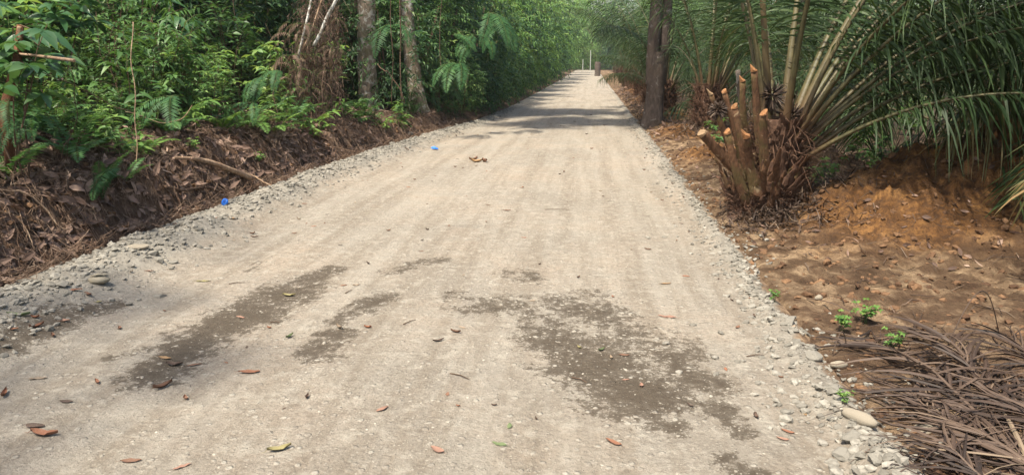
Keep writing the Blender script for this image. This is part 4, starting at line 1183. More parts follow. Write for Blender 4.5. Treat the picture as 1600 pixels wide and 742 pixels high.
# ------------------------------------------------------------------ oil palms
def palm_frond(seed, L=4.0, el=1.1, bend=1.3, petr=.034, n_pair=88, lmax=.74, lw=.024, droop=.55, bare=.22, mat=G_PALM, tm=T_STRIP, yaw=.15, pal=None):
    r = np.random.default_rng(seed)
    n = 26; s_ = np.linspace(0, 1, n); th = el - bend * s_ ** 1.35; ph = yaw * s_ ** 1.5 * r.choice([-1, 1])
    ds = L / (n - 1); P = np.zeros((n, 3))
    P[1:, 0] = np.cumsum(np.cos(th[:-1]) * np.cos(ph[:-1]) * ds); P[1:, 1] = np.cumsum(np.cos(th[:-1]) * np.sin(ph[:-1]) * ds); P[1:, 2] = np.cumsum(np.sin(th[:-1]) * ds)
    rb = MB()
    rad = petr * np.interp(s_, [0, .04, .2, .6, 1], [2.0, 1.25, .85, .38, .10])
    tube(rb, P, rad, 8, np.interp(s_, [0, .15, .3], [0, .4, 1]).repeat(8).tolist() + [0, 1], 0, True, flat=.65)
    # short thorns along the petiole
    for k in range(26):
        u = r.uniform(.05, bare + .05); q = np.array([np.interp(u, s_, P[:, c]) for c in range(3)]); sg = r.choice([-1, 1])
        tube(rb, [q + (0, sg * petr * .6, .01), q + (0, sg * (petr + .035), .03)], [.004, .001], 3, .6, 0, False)
    lf = MB()
    tgs = nrm(np.gradient(P, axis=0))
    u = np.linspace(bare, .995, n_pair)
    prof = np.interp(u, [bare, bare + .12, .55, .85, 1], [.35, .8, 1, .75, .35])
    for sg in (-1, 1):
        uj = np.clip(u + r.normal(0, .003, n_pair), 0, 1)
        bp = np.stack([np.interp(uj, s_, P[:, c]) for c in range(3)], 1); tg = nrm(np.stack([np.interp(uj, s_, tgs[:, c]) for c in range(3)], 1))
        side = nrm(np.cross((0, 0, 1.0), tg)) * sg; up = nrm(np.cross(tg, side * sg))
        lift = np.where(np.arange(n_pair) % 3 == 0, .55, np.where(np.arange(n_pair) % 3 == 1, .1, -.15)) + r.normal(0, .15, n_pair)
        d = nrm(side + tg * r.uniform(.35, .75, (n_pair, 1)) + up * lift[:, None])
        leaves(lf, bp, d, nrm(up + r.normal(0, .25, (n_pair, 3))), lmax * prof * r.uniform(.8, 1.1, n_pair), lw * r.uniform(.7, 1.15, n_pair), tm, 0, droop * r.uniform(.6, 1.5, n_pair), np.clip(r.beta(2, 3, n_pair) + .15 * (u > .9), 0, 1), 0, r.normal(0, .9, n_pair))
    return rb.mesh('frond', [PETIOLE], True), lf.mesh('leaflets', mat)


#         el   bend  droop
KINDS = [(1.40, .8, .6), (1.25, 1.1, .65), (1.08, 1.35, .7), (.90, 1.6, .8), (.72, 1.75, .9), (.50, 1.5, 1.0)]
PF = [palm_frond(500 + k, L=4.2, el=e, bend=b, droop=d) for k, (e, b, d) in enumerate(KINDS)]
PFD = [palm_frond(520 + k, L=4.0, el=.75, bend=1.9, droop=.9, mat=G_PALM_DRY) for k in range(1)]


def bole_mesh(seed, h=.75, r0=.24, nb=120, L=.17, fringe=420):
    r = np.random.default_rng(seed); mb = MB()
    zz = np.linspace(-.15, h, 10); tube(mb, np.stack([zz * 0, zz * 0, zz], 1), r0 * np.interp(zz, [-.15, .1, h], [1.15, 1.0, .7]), 14, .2, rough=.15)
    for k in range(nb):
        u = k / nb; a = k * 2.39996; z = u * h * .95; rr0 = r0 * (1.05 - .3 * u)
        o = np.array([math.cos(a), math.sin(a), 0]); b = o * rr0 * .85 + (0, 0, z)
        LL = L * r.uniform(.5, 1.2); up = r.uniform(.7, 1.6)
        d = nrm(o + (0, 0, up)); e = b + d * LL
        d = nrm(d + r.normal(0, .22, 3)); e = b + d * LL; tube(mb, [b - (0, 0, .05), b + d * LL * .4 + o * .02, b + d * LL * .8 + r.normal(0, .01, 3), e], [.042, .030, .018, .006 * r.uniform(.6, 2)], 5, r.random(), flat=.4, up=o, rough=.25)
    for k in range(fringe):
        a = r.uniform(0, 6.28); z = r.uniform(0, h); o = np.array([math.cos(a), math.sin(a), 0]); b = o * r0 * .9 + (0, 0, z)
        e = b + o * r.uniform(.03, .2) + (0, 0, r.uniform(-.22, .2)) + r.normal(0, .04, 3); tube(mb, [b, (b + e) / 2 + r.normal(0, .025, 3), e], [.006 * r.uniform(.5, 1.5), .004, .001], 3, r.random(), cap=False)
    return mb.mesh('bole', FIBRE)


BOLE = [bole_mesh(600 + k) for k in range(3)]


def palm(x, y, label, group, specs, sc=1.0, near=False, bole=0, dz=0.0, bsc=1.0, seed=0):
    z = float(H(x, y)) + dz
    t = thing('oil_palm', label, 'palm', (x, y, z), 0, sc, group)
    obj('bole', BOLE[bole % 3], t, (0, 0, 0), (0, 0, seed * 1.1), bsc)
    r = random.Random(seed)
    for k, (az, ki, s_) in enumerate(specs):
        rb, lf = PFD[0] if ki < 0 else PF[ki]
        a = R(az); b = .14
        f = obj('frond', rb, t, (math.cos(a) * b, math.sin(a) * b, .25 + .5 * (5 - max(ki, 0)) / 5 * .8 * bsc), (r.uniform(-.1, .1), r.uniform(-.06, .06), a), s_)
        l_ = obj('leaflets', lf, f)
        if ki < 0: f['label'] = 'frond with drying yellow-brown leaflets'
    return t


def specs_for(seed, n=15, prune=None):
    r = random.Random(seed); out = []
    for k in range(n):
        az = (k * 137.5 + r.uniform(-14, 14)) % 360; ki = min(5, int(k / n * 6)); s_ = r.uniform(.85, 1.1)
        if prune and ki >= prune[2] and prune[0] < az < prune[1]: continue
        out.append((az, ki, s_))
    return out


# main palm, road side pruned to stubs
mp_ = Vector((1.84, 7.36, 0))
main = palm(mp_.x - .06, mp_.y - .1, 'big oil palm with orange-cut frond stubs close to the right road edge', None,
            [(20, 3, .95), (-8, 4, 1.0), (-25, 3, .85), (38, 2, 1.05), (70, 1, 1.0), (5, 2, 1.0), (-45, 2, .9), (100, 1, 1.0), (150, 0, 1.0), (-15, 1, 1.0), (60, 0, 1.0), (55, 4, .9), (200, 0, .9), (-80, 0, .95), (85, 3, 1.0), (12, 4, .95), (-30, 4, .9), (45, 3, 1.0), (25, 1, 1.0), (-20, 2, 1), (10, 3, 1.05), (28, 3, 1.1), (-14, 3, 1.05), (50, 2, 1.1), (15, 2, 1.1)], 1.0, True, 0, -.02, 1.05, 4)
obj('bole', BOLE[1], main, (-.26, -.20, -.08), (0, 0, 2), (.75, .65, .45))
obj('bole', BOLE[2], main, (-.02, -.26, -.08), (0, 0, 4), (.7, .6, .38))
STUBS = [((1190, 262), (1178, 108), .030, 7.05, 0, CUT), ((1200, 285), (1193, 176), .036, 6.85, 0, CUT), ((1166, 300), (1147, 166), .031, 6.85, 0, CUT), ((1180, 290), (1166, 212), .033, 6.75, 1, CUT), ((1165, 305), (1136, 206), .030, 6.8, 1, CUT),
         ((1160, 250), (1131, 142), .024, 7.0, 0, CUT), ((1172, 230), (1160, 124), .026, 7.2, 0, CUT), ((1155, 262), (1097, 208), .042, 7.0, 1, CUTPALE), ((1170, 200), (1152, 107), .022, 7.35, 0, None), ((1145, 240), (1110, 145), .022, 7.3, 0, CUTPALE), ((1205, 240), (1188, -60), .026, 7.3, 0, None)]
for i, (a, b, r0, Y, rag, cm) in enumerate(STUBS):
    A = Vector(atd(*a, Y + .12)) - main.location; B = Vector(atd(*b, Y - .02)) - main.location
    mb = MB(); A_, B_ = np.array(A), np.array(B); d = nrm(B_ - A_)
    pts = [A_ - d * .1, A_, (A_ + B_) / 2 + (.012, 0, 0), B_ - d * .02]
    bow = np.array([rng.normal(0, .018), rng.normal(0, .02), 0])
    us = np.linspace(0, 1, 12); P_ = A_ - d * .12 + (B_ - d * .02 - A_ + d * .12) * us[:, None] + bow * np.sin(us * PI)[:, None]
    tube(mb, P_, r0 * np.interp(us, [0, .2, .45, .8, 1], [2.3, 1.75, 1.3, 1.05, 1.02]), 12, .3, flat=.50, rough=.10, up=(0, 1, 0))
    for kk in range(26):      # frayed fibres along the stub's margins
        uu = rng.uniform(.05, .8); q = P_[int(uu * 11)]; sg = rng.choice([-1, 1]); w_ = r0 * np.interp(uu, [0, .2, .45, 1], [2.9, 2.1, 1.35, 1])
        tube(mb, [q + (sg * w_ * .9, 0, 0), q + (sg * (w_ + rng.uniform(.005, .035)), rng.normal(0, .01), rng.uniform(-.03, .06))], [.005, .001], 3, .2, cap=False)
    s_ = obj('cut_stub', mb.mesh('cut_stub', PETIOLE if i == 10 else (STUBM if cm is not None else BARK_R), True), main)
    if cm is not None:
        mb = MB(); top = B_
        sl = nrm(np.array([.55 * (-1 if i % 3 else 1), -.5, .75]))
        a1 = nrm(np.cross(d, (0, 1, 0))); b1_ = np.cross(a1, d); seg = 10; V_ = []
        for k in range(seg):
            th = k / seg * 2 * PI; o_ = (math.cos(th) * a1 + math.sin(th) * .7 * b1_) * r0 * 1.02
            hgt = -(o_ @ sl) / (d @ sl) * 1.5
            V_.append(top - d * .022 + o_); V_.append(top + o_ + d * np.clip(hgt, -.015, .12) + d * (rng.uniform(0, .02) if rag else 0))
        V_.append(top + d * .012)
        q = [(2 * k, 2 * ((k + 1) % seg), 2 * ((k + 1) % seg) + 1, 2 * k + 1) for k in range(seg)]; tr = [(2 * seg, 2 * k + 1, 2 * ((k + 1) % seg) + 1) for k in range(seg)]
        mb.add(V_, q, tr); obj('cut_face', mb.mesh('cut_face', cm), s_)
for k in range(30):       # old broken petiole bases, ragged and grey-brown
    a = rng.uniform(2.6, 5.6); o_ = np.array([math.cos(a), math.sin(a), 0]); q0 = o_ * rng.uniform(.2, .34) + (-.12, -.08, rng.uniform(-.05, .3)); dd = nrm(o_ * rng.uniform(.2, .8) + (0, 0, 1) + rng.normal(0, .12, 3)); LL = rng.uniform(.15, .42)
    us = np.linspace(0, 1, 7); mb = MB(); rr0 = rng.uniform(.018, .034)
    tube(mb, q0 + dd * (LL * us)[:, None] + rng.normal(0, .006, (7, 3)), rr0 * np.array([2.6, 2.0, 1.5, 1.2, 1.0, .8, .3]), 9, rng.random(), flat=.42, up=tuple(o_), rough=.16)
    obj('broken_stub', mb.mesh('broken_stub', FIBRE if k % 2 else STUBM), main)
# fruit bunch remnants: spiky brown knots on the main palm
for (px, py, Y, rad) in [(1122, 172, 7.0, .075), (1205, 150, 7.25, .12), (1235, 185, 7.3, .14)]:
    q = Vector(atd(px, py, Y)) - main.location; mb = MB()
    for k in range(150):
        d = nrm(rng.normal(size=3)); b = np.array(q) + d * rad * .5
        tube(mb, [b, b + d * rad * rng.uniform(.5, .9) + (0, 0, -.01)], [.009, .002], 4, rng.random(), cap=False)
    obj('spent_flower_bunch', mb.mesh('spent_flower_bunch', B_DEAD), main)

palm(2.35, 15.2, 'second oil palm behind the forked trunk with upright fan of fronds', None, [(90, 0, 1.0), (60, 1, 1.0), (20, 1, 1.05), (-20, 1, 1.0), (140, 0, 1.0), (0, 0, 1.0), (200, 0, .95), (-60, 0, .95), (30, 2, 1.0), (-5, 3, 1.0), (-40, 2, .9), (75, 2, 1), (10, 4, .9), (-25, 4, .85), (250, 0, .9), (165, 1, .9), (110, 3, .9), (45, 0, 1.05), (-90, 1, .7)], 1.0, True, 1, -.05, 1.15, 6)
GRP_R = 'oil palms lining the right road edge'
for i, (x, y, sc) in enumerate([(2.0, 20.2, .80), (1.95, 24.2, .85), (2.0, 29, .9), (2.1, 35, .95), (2.2, 43, 1.05), (2.4, 53, 1.1), (3.0, 66, 1.2), (3.2, 82, 1.3), (3.5, 100, 1.4)]):
    palm(x, y, ['first', 'second', 'third', 'fourth', 'fifth', 'sixth', 'seventh', 'eighth', 'ninth'][i] + ' oil palm beyond the forked trunk in the row down the right road edge', GRP_R, specs_for(30 + i, 17, (95, 265, (3, 3, 3, 2, 2, 1, 1, 0, 0)[i])) + ([(172, 2, .62), (160, 1, .72), (188, 2, .5), (150, 3, .6)] if i in (0, 1) else []), sc, False, i, -.03, 1.35, 30 + i)
GRP_O = 'oil palms of the grove at right'
palm(5.35, 6.0, 'oil palm just outside the right frame, its near fronds drooping into the top right corner', None, [(150, 1, .9), (170, 1, 1.0), (190, 2, .85), (205, -1, .75), (120, 1, 1), (180, 0, 1), (165, 0, .95), (140, 0, 1.05), (200, 1, .9), (90, 2, 1), (0, 2, 1), (40, 3, 1), (-40, 1, 1), (-80, 3, 1), (240, 3, .8)], 1.0, False, 2, -.03, 1.0, 77)
for i, (x, y, sc) in enumerate([(6.6, 7.6, 1.0), (6.0, 11.6, 1.0), (5.4, 18.5, 1.0), (11, 11.5, 1.05), (6.5, 25, 1.0), (11.5, 27, 1.1), (7.5, 33, 1.1), (15.5, 18, 1.1), (14, 33, 1.1), (8, 43, 1.2), (17, 27, 1.2), (9, 56, 1.3)]):
    sp_ = specs_for(60 + i, 19)
    if i == 0: sp_ = sp_ + [(185, 3, .95), (200, 4, .9), (170, 2, 1.0), (215, -1, .85), (190, -1, .95), (225, 5, .8), (160, 4, .9)]
    palm(x, y, 'oil palm of the shady grove, its fronds hanging behind the earth mound' if i else 'oil palm beyond the right frame whose drooping fronds hang over the earth mound', GRP_O if i else None, sp_, sc, False, i, -.03, 1.0, 60 + i)

# ------------------------------------------------------------------ dead fronds on the ground at lower right
def dead_frond(base, tip, label, seed, lmax=.55, n_pair=46, rise=0.0, r0=.018, lift=.12):
    r = np.random.default_rng(seed); a = np.array(base, float)[:2]; b = np.array(tip, float)[:2]
    n = 24; u = np.linspace(0, 1, n); dv = b - a; pv = np.array([-dv[1], dv[0]])
    XY = a + dv * u[:, None] + pv * (np.sin(u * PI) * rise)[:, None]
    Z = ZT(XY[:, 0], XY[:, 1]); k_ = np.ones(5) / 5; Z = np.convolve(np.pad(Z, 2, 'edge'), k_, 'valid') + .05 + .03 * np.sin(u * 9 + seed)
    P = np.column_stack([XY, Z]); c0 = P[0].copy()
    t = thing('dead_palm_frond', label, 'palm frond', tuple(c0), group='dead palm fronds on the ground')
    rb = MB(); tube(rb, P - c0, np.linspace(r0, r0 * .25, n), 7, .7, flat=.6); obj('rachis', rb.mesh('rachis', B_DEAD, True), t)
    lf = MB(); tg = nrm(np.gradient(P, axis=0)); uu = np.linspace(.04, .99, n_pair)
    for sg in (-1, 1):
        uj = np.clip(uu + r.normal(0, .01, n_pair), 0, 1)
        bp = np.stack([np.interp(uj, u, P[:, c]) for c in range(3)], 1); t2 = np.stack([np.interp(uj, u, tg[:, c]) for c in range(3)], 1)
        side = nrm(np.cross((0, 0, 1.0), t2)) * sg
        d = nrm(side + t2 * r.uniform(.2, 2.2, (n_pair, 1)) + np.array([0, 0, 1.0]) * (lift * r.uniform(-.2, 1.3, (n_pair, 1))) * (1 if sg > 0 else .5))
        LL = lmax * np.interp(uj, [0, .2, .6, 1], [.7, 1, .95, .5]) * r.uniform(.6, 1.15, n_pair)
        ns = 7; us = np.linspace(0, 1, ns)
        for k in range(n_pair):
            cur = r.normal(0, .6); Q_ = bp[k] + d[k] * (LL[k] * us)[:, None] + np.cross(d[k], (0, 0, 1)) * (cur * LL[k] * us ** 2 * .5)[:, None]
            g = ZT(Q_[:, 0], Q_[:, 1]); Q_[:, 2] -= .25 * LL[k] * us ** 2
            Q_[:, 2] = np.maximum(Q_[:, 2], g + .008 + .02 * r.random())
            w0 = r.uniform(.003, .0095)
            tube(lf, Q_ - c0, w0 * np.array([.7, 1, 1, .9, .7, .45, .1]), 4, np.clip(r.beta(1.1, 1.5), 0, 1), cap=False, flat=.28 + .3 * r.random(), up=tuple(nrm(np.array([0, 0, 1.]) + r.normal(0, .5, 3))))
    obj('leaflets', lf.mesh('leaflets', B_DEAD), t)


dead_frond(at(1690, 690, .1), at(1425, 498, .1), 'topmost dead brown palm frond with leaflets standing up', 1, .46, 44, 0, .016, .5)
dead_frond(at(1740, 790, .1), at(1345, 512, .1), 'middle dead brown palm frond lying towards the tube-shaped stone', 2, .55, 50, -.03, .014, .12)
dead_frond(at(1800, 800, .1), at(1425, 600, .1), 'dead palm frond nearest the long pale stone, lower right', 3, .55, 46, .05, .015, .10)
dead_frond(at(1900, 770, .1), at(1500, 560, .1), 'dead palm frond crossing under the topmost one', 4, .6, 44, .02, .015, .25)
dead_frond(at(1850, 900, .1), at(1475, 690, .1), 'dead palm frond cut off by the bottom right corner', 5, .5, 44, .02, .015, .08)
dead_frond(at(1850, 640, .1), at(1560, 520, .1), 'dead palm frond at the foot of the orange earth mound', 6, .45, 34, .05, .014, .5)
for i, (a, b, h_, lab) in enumerate([((1480, 545), (1560, 530), .28, 'dead leaflet bent into a high hoop above the topmost frond'), ((1300, 560), (1322, 545), .10, 'thin fibre curled into a loop beside the tube-shaped stone'), ((1260, 470), (1330, 492), .02, 'thin straw lying on tan soil')]):
    A = np.array(atg(*a)); B = np.array(atg(*b)); u = np.linspace(0, 1, 14); P = A + (B - A) * u[:, None]; P[:, 2] += h_ * np.sin(u * PI) + .01
    mb = MB(); tube(mb, P, .005, 5, .6, flat=.5)
    tag(obj('dry_stalk', mb.mesh('dry_stalk', B_DEAD, True)), lab, 'dry stalk')
# thin leaning pole and sticks at right
A = atd(1385, 273, 9.6); B = atd(1530, 308, 8.6); mb = MB(); tube(mb, wob(A, B, 10, .01, .02, 3), .009, 6)
tag(obj('thin_pole', mb.mesh('thin_pole', BARK_D, True)), 'thin dark pole lying aslant behind the orange earth mound', 'pole')

# ------------------------------------------------------------------ fallen leaves on the road
def fallen_mesh(seed, curl):
    r = np.random.default_rng(seed); mb = MB()
    u = np.linspace(0, 1, 9); hw = np.sin(u ** .8 * PI) ** .8 * .5 + .01; V_ = []
    wob_ = r.normal(0, .05, (9, 5))
    for i in range(9):
        for j, s_ in enumerate((-1, -.5, 0, .5, 1)):
            V_.append((u[i] - .5, s_ * hw[i] * .42 + .03 * math.sin(u[i] * 6 + seed), curl * (abs(s_) ** 1.6) * .20 + .9 * curl * (u[i] - .5) ** 2 * .8 + wob_[i, j] * .35 * (abs(s_) > .6)))
    V_ = np.array(V_); V_[:, 2] -= V_[:, 2].min() - .01
    q = [(i * 5 + j, i * 5 + j + 1, i * 5 + j + 6, i * 5 + j + 5) for i in range(8) for j in range(4)]
    mb.add(V_, q); tube(mb, [(-.5, V_[2, 1], V_[2, 2] + .01), (-.62, .03, .02), (-.72, .02, .05)], [.012, .010, .008], 4)
    me = mb.mesh('fallen_leaf', FALLEN, True)
    return me


FL = [fallen_mesh(k, c) for k, c in enumerate([.3, .6, -.45, .95, .12, 1.25])]
RUST = (.28, .115, .06); PINK = (.36, .20, .14); BRN = (.20, .10, .06); DK = (.09, .055, .04); YEL = (.34, .30, .13); GRN = (.16, .22, .09); OCH = (.34, .21, .10); TAN = (.30, .23, .16)
LV = [(390, 586, .15, RUST, 0, 0.1, 'long rusty double leaf on the road left of centre'), (255, 607, .13, BRN, 3, 1.0, 'dark curled leaf standing on edge at lower left'), (273, 574, .12, DK, 1, .1, 'dark cupped leaf at the end of the long damp stain'), (258, 562, .11, OCH, 0, -.2, 'ochre leaf above the dark cupped leaf'),
      (305, 574, .09, BRN, 2, .5, 'brown leaf touching the damp stain edge'), (152, 598, .09, RUST, 1, 2.4, 'small rust leaf left of the dark curled leaf'), (60, 595, .13, TAN, 4, .2, 'flat tan leaf at lower left'), (8, 622, .12, RUST, 3, 2.0, 'reddish leaf cut by the left picture edge'),
      (104, 629, .09, DK, 0, 0, 'thin dark green-brown leaf below the tan leaf'), (55, 667, .12, DK, 2, 0, 'olive dark leaf above the lowest left leaves'), (70, 683, .17, RUST, 1, 0, 'big rust-brown leaf at the lower left corner'), (205, 722, .11, BRN, 0, .2, 'brown leaf on the bottom edge, left'), (285, 733, .1, PINK, 4, .8, 'pink-brown leaf at the bottom edge'),
      (437, 706, .13, YEL, 1, .6, 'yellowish curled leaf near the bottom edge'), (683, 708, .10, PINK, 0, 2.6, 'salmon leaf alone at the bottom centre'), (598, 644, .09, PINK, 2, .9, 'dusty pink leaf above the salmon leaf'), (780, 697, .09, GRN, 4, 2.8, 'pale green leaf at bottom centre'), (796, 670, .07, GRN, 2, 1.6, 'small green leaf scrap above the pale green one'),
      (958, 695, .11, RUST, 0, 2.5, 'orange leaf at the lower right of centre'), (1042, 497, .15, PINK, 4, 2.9, 'pale pink leaf near the right stain top'), (712, 520, .09, BRN, 3, 2.8, 'dark red leaf in the middle of the road'), (685, 536, .09, DK, 1, .6, 'dark crumpled leaf beside the dark red one'),
      (530, 514, .10, TAN, 3, 2.3, 'folded tan leaf on the short damp stain'), (453, 530, .09, GRN, 3, 1.3, 'olive leaf standing upright near the long stain'), (452, 465, .12, YEL, 1, .1, 'yellow-green leaf on the far part of the long stain'), (376, 497, .09, PINK, 2, 2.8, 'pinkish leaf inside the long damp stain'),
      (98, 502, .12, PINK, 0, .1, 'salmon leaf by the left gravel heap'), (58, 512, .11, RUST, 3, 1.1, 'folded rust leaf at the end of left gravel'), (18, 518, .11, RUST, 0, .2, 'rust leaf on gravel near left edge'), (30, 497, .18, GRN, 1, .2, 'green-tinged leaf on the left gravel'), (118, 458, .11, RUST, 2, .6, 'red-brown leaf touching the crumpled wrapper'), (138, 461, .11, BRN, 1, 2.7, 'brown leaf just below the crumpled wrapper'),
      (152, 472, .09, YEL, 4, 0, 'yellow leaf below the crumpled wrapper'), (233, 426, .10, BRN, 0, .1, 'dark brown leaf at foot of left gravel heap'), (362, 345, .15, OCH, 0, 2.6, 'orange-tan leaf beside the blue cap'), (275, 352, .09, RUST, 1, 1.3, 'rust leaf on the soil above the gravel heap'),
      (318, 442, .15, YEL, 4, .1, 'pale flattened leaf pressed into the road'), (242, 343, .09, BRN, 2, 1.2, 'brown leaf left of its rust neighbour on the gravel'), (398, 374, .09, BRN, 1, .2, 'dark rust leaf on the road below the gravel'), (476, 320, .08, RUST, 2, .2, 'small rust leaf on the upper left road'),
      (1002, 603, .06, PINK, 1, 1.6, 'pinkish leaf scrap inside the right stain'), (978, 597, .05, PINK, 2, .3, 'tiny pink scrap left of the pinkish one in the right stain'), (1078, 634, .06, DK, 1, 2.2, 'small dark leaf at the right rim of the right stain'), (940, 548, .07, GRN, 3, .8, 'pale green leaf in the right stain'), (905, 545, .05, YEL, 3, 2.2, 'tiny yellow-green leaf left of the pale green one'),
      (975, 558, .08, BRN, 0, 0, 'brown leaf right of the pale green leaf'), (1257, 650, .06, OCH, 4, 1.5, 'upright ochre leaf near the right gravel edge'), (1230, 675, .08, RUST, 0, 2.6, 'rusty sliver on the right side of the road'), (1222, 690, .07, PINK, 0, 2.8, 'pinkish sliver just below the rusty sliver'),
      (1012, 392, .08, BRN, 1, 2.8, 'dark red leaf on the right half of the road'), (904, 434, .06, BRN, 3, 1.0, 'small dark leaf above the right stain'), (1040, 445, .11, OCH, 0, .3, 'ochre curled sliver on the right half of the road'), (792, 330, .12, BRN, 0, .1, 'brown leaf far up the middle of the road'), (762, 322, .08, BRN, 0, 2.9, 'thin brown leaf left of the far middle one'),
      (575, 414, .07, DK, 3, 2.2, 'dark leaf scrap left of centre'), (660, 378, .05, DK, 1, 1, 'tiny dark scrap in the centre of the road'), (532, 386, .05, DK, 1, 0, 'tiny dark scrap left of the centre'), (938, 300, .06, OCH, 1, 0, 'orange scrap far up the right side'), (1012, 340, .06, DK, 2, 0, 'dark scrap near the right road edge')]
for i, (px, py, s_, c, k, rz, lab) in enumerate(LV):
    p = atg(px, py)
    o = obj('fallen_leaf', FL[k], loc=(p.x, p.y, p.z + .002), rot=(0, 0, rz), sc=(s_ * .72, s_ * .72 * (.6 + .5 * rr.random()), s_ * .6)); o.color = tuple(v * .72 for v in c) + (1,)
    tag(o, lab, 'leaf', 'fallen leaves on the road')
for i in range(190):
    y = 2.8 + 20 * rr.random() ** 1.3; x = rr.uniform(-3.2, 1.1) if i % 3 else (rr.uniform(-3.5, -2.6) if rr.random() < .6 else rr.uniform(.7, 1.2))
    c = rr.choice([BRN, DK, BRN, RUST, DK, TAN]); s_ = rr.uniform(.018, .045) * (1 + y / 40)
    o = obj('fallen_leaf', FL[rr.randrange(6)], loc=(x, y, float(ZR(x, y)) + .001), rot=(0, 0, rr.uniform(0, 6.28)), sc=s_); o.color = (*c, 1)
    tag(o, 'tiny dry brown leaf scrap scattered on the pale gravel road', 'leaf', 'small leaf scraps on the road')
# crumpled brown leaves heap at (748,254)
for j, (px, py, c) in enumerate([(745, 255, OCH), (756, 254, BRN), (740, 252, BRN)]):
    p = atg(px, py); o = obj('fallen_leaf', FL[3], loc=tuple(p), rot=(.2, 0, j * 2.0), sc=.17); o.color = (*c, 1)
    tag(o, ['ochre curled leaf in the far clump on the road', 'brown curled leaf, right one of the far clump on the road', 'brown curled leaf, left one of the far clump on the road'][j], 'leaf', 'fallen leaves on the road')
# short twigs on the road
for i, (px, py, L_, rz) in enumerate([(370, 446, .10, .4), (905, 597, .09, -.6), (718, 592, .12, -.5), (640, 505, .10, 1.0), (545, 457, .08, 1.3), (870, 330, .25, .1), (1180, 560, .1, .3), (430, 505, .06, 0)]):
    p = np.array(atg(px, py)); a = np.array([math.cos(rz), math.sin(rz), 0]) * L_ / 2
    mb = MB(); tube(mb, np.array([p - a, p + (.003, .006, .004), p + a]) + (0, 0, .004), [.003, .0028, .0015], 5)
    tag(obj('twig', mb.mesh('twig', TWIG)), ['thin twig beside the long damp stain', 'dark twig left of the right stain', 'short twig below the middle of the road', 'curved twig left of the road middle', 'twig near the short damp stain', 'long straw-like twig far up the road', 'twig close to the right gravel edge', 'twig stub close to the olive upright leaf'][i], 'twig', 'twigs on the road')

# ------------------------------------------------------------------ litter: caps, wrapper
p = atg(353, 321)
t = thing('bottle_cap', 'round blue plastic cap leaning on the left gravel heap', 'bottle cap', tuple(p + Vector((0, -.02, .035))))
t.rotation_euler = (R(62), 0, R(-20))
mb = MB(); n = 24; th = np.arange(n) / n * 2 * PI
V_ = [(math.cos(a) * r0, math.sin(a) * r0, z) for (r0, z) in ((.036, -.012), (.038, .004), (.034, .008)) for a in th] + [(0, 0, .008)]
q = [(k * n + j, k * n + (j + 1) % n, (k + 1) * n + (j + 1) % n, (k + 1) * n + j) for k in range(2) for j in range(n)]
mb.add(V_, q, [(3 * n, 2 * n + j, 2 * n + (j + 1) % n) for j in range(n)]); obj('cap_body', mb.mesh('cap_body', BLUE, True), t)
mb = MB(); tube(mb, [(-.006, -.022, .011), (-.008, 0, .011), (-.004, .022, .011)], [.004, .007, .004], 6, flat=.4); obj('dark_mark', mb.mesh('dark_mark', BLUE_D), t)
mb = MB(); tube(mb, [(.010, -.018, .011), (.012, .005, .011), (.012, .018, .011)], [.003, .005, .003], 6, flat=.4); obj('dark_mark', mb.mesh('dark_mark', BLUE_D), t)
p = atg(679, 236)
mb = MB(); v = rock_shape(ICO2, np.random.default_rng(9), 1.2, .7); mb.add(v, None, ICO2[1])
o = obj('crushed_cup', mb.mesh('crushed_cup', BLUE), loc=tuple(p + Vector((0, 0, .03))), sc=(.07, .05, .045))
tag(o, 'crushed bright blue plastic scrap on the far left road edge', 'plastic scrap')
p = atg(156, 445)
mb = MB(); v = ICO3[0] * (1, .7, .42); v = v * (1 + .16 * perlin(v[:, 0] * 3.1 + 2, v[:, 1] * 3.1 + v[:, 2] * 4)[:, None] * 1.6 + .05 * np.sin(v[:, :1] * 14)); mb.add(v, None, ICO3[1])
t = thing('crumpled_wrapper', 'crumpled pale khaki bundle lying at the foot of the left gravel heap', 'wrapper', tuple(p + Vector((0, 0, .028))), .2)
obj('wrapper_body', mb.mesh('wrapper_body', FOIL, True), t, sc=.065)
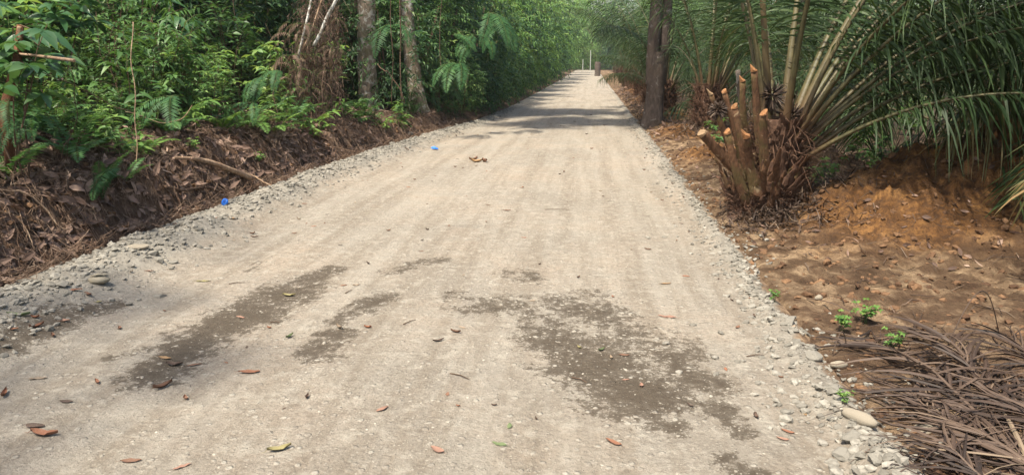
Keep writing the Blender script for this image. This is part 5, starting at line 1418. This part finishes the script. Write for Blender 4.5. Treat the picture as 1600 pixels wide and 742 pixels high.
mb = MB(); tube(mb, [(-.05, -.01, .028), (0, -.005, .040), (.055, .01, .030)], [.004, .02, .006], 8, flat=.35, rough=.1); obj('folded_flap', mb.mesh('folded_flap', FOIL), t)

# ------------------------------------------------------------------ far posts
for i, (px, py0, py1, Y, r0, m_, lab) in enumerate([(911, 108, 93, 120, .06, WHITE_PAINT, 'short white post at the far end of the road'), (923, 106, 79, 118, .06, WHITE_PAINT, 'taller white post at the far end of the road')]):
    A = atd(px, py1, Y)
    mb = MB(); tube(mb, [(0, 0, -.2), (0, 0, A.z * .96), (0, 0, A.z)], [r0, r0, r0 * .7], 8)
    tag(obj('white_post', mb.mesh('white_post', m_), loc=(A.x, Y, 0)), lab, 'post', 'white posts at the road end')
A = atd(934, 97, 78); mb = MB(); tube(mb, [(0, 0, -.3), (.02, 0, .3), (0, 0, A.z * .9), (.02, 0, A.z)], [.34, .3, .28, .22], 12, rough=.1)
tag(obj('grey_stump', mb.mesh('grey_stump', BARK_R), loc=(A.x, 78, 0)), 'grey stump standing at the far right end of the road', 'stump')
mb = MB(); X0, X1, Y0, Y1, Z0, Z1 = -60., 60., -12., 175., -2.5, 26.
mb.add([(X0, Y0, Z0), (X1, Y0, Z0), (X1, Y1, Z0), (X0, Y1, Z0), (X0, Y0, Z1), (X1, Y0, Z1), (X1, Y1, Z1), (X0, Y1, Z1)], [(0, 3, 2, 1), (4, 5, 6, 7), (0, 1, 5, 4), (1, 2, 6, 5), (2, 3, 7, 6), (3, 0, 4, 7)])
hz = NT('haze_air'); v = hz.n('ShaderNodeVolumePrincipled'); v.inputs['Color'].default_value = (.86, .95, .93, 1); v.inputs['Density'].default_value = .0005; v.inputs['Anisotropy'].default_value = .2
hz.l(v.outputs[0], hz.out.inputs['Volume']); kind(obj('haze', mb.mesh('haze', hz.m)), 'stuff')['label'] = 'thin pale haze down the road'
for o in SAP + SEED + SP + BU + [SP2, BL]:
    if o.name not in used:
        for c in list(o.children): bpy.data.objects.remove(c)
        bpy.data.objects.remove(o)
print('objects', len(bpy.data.objects))
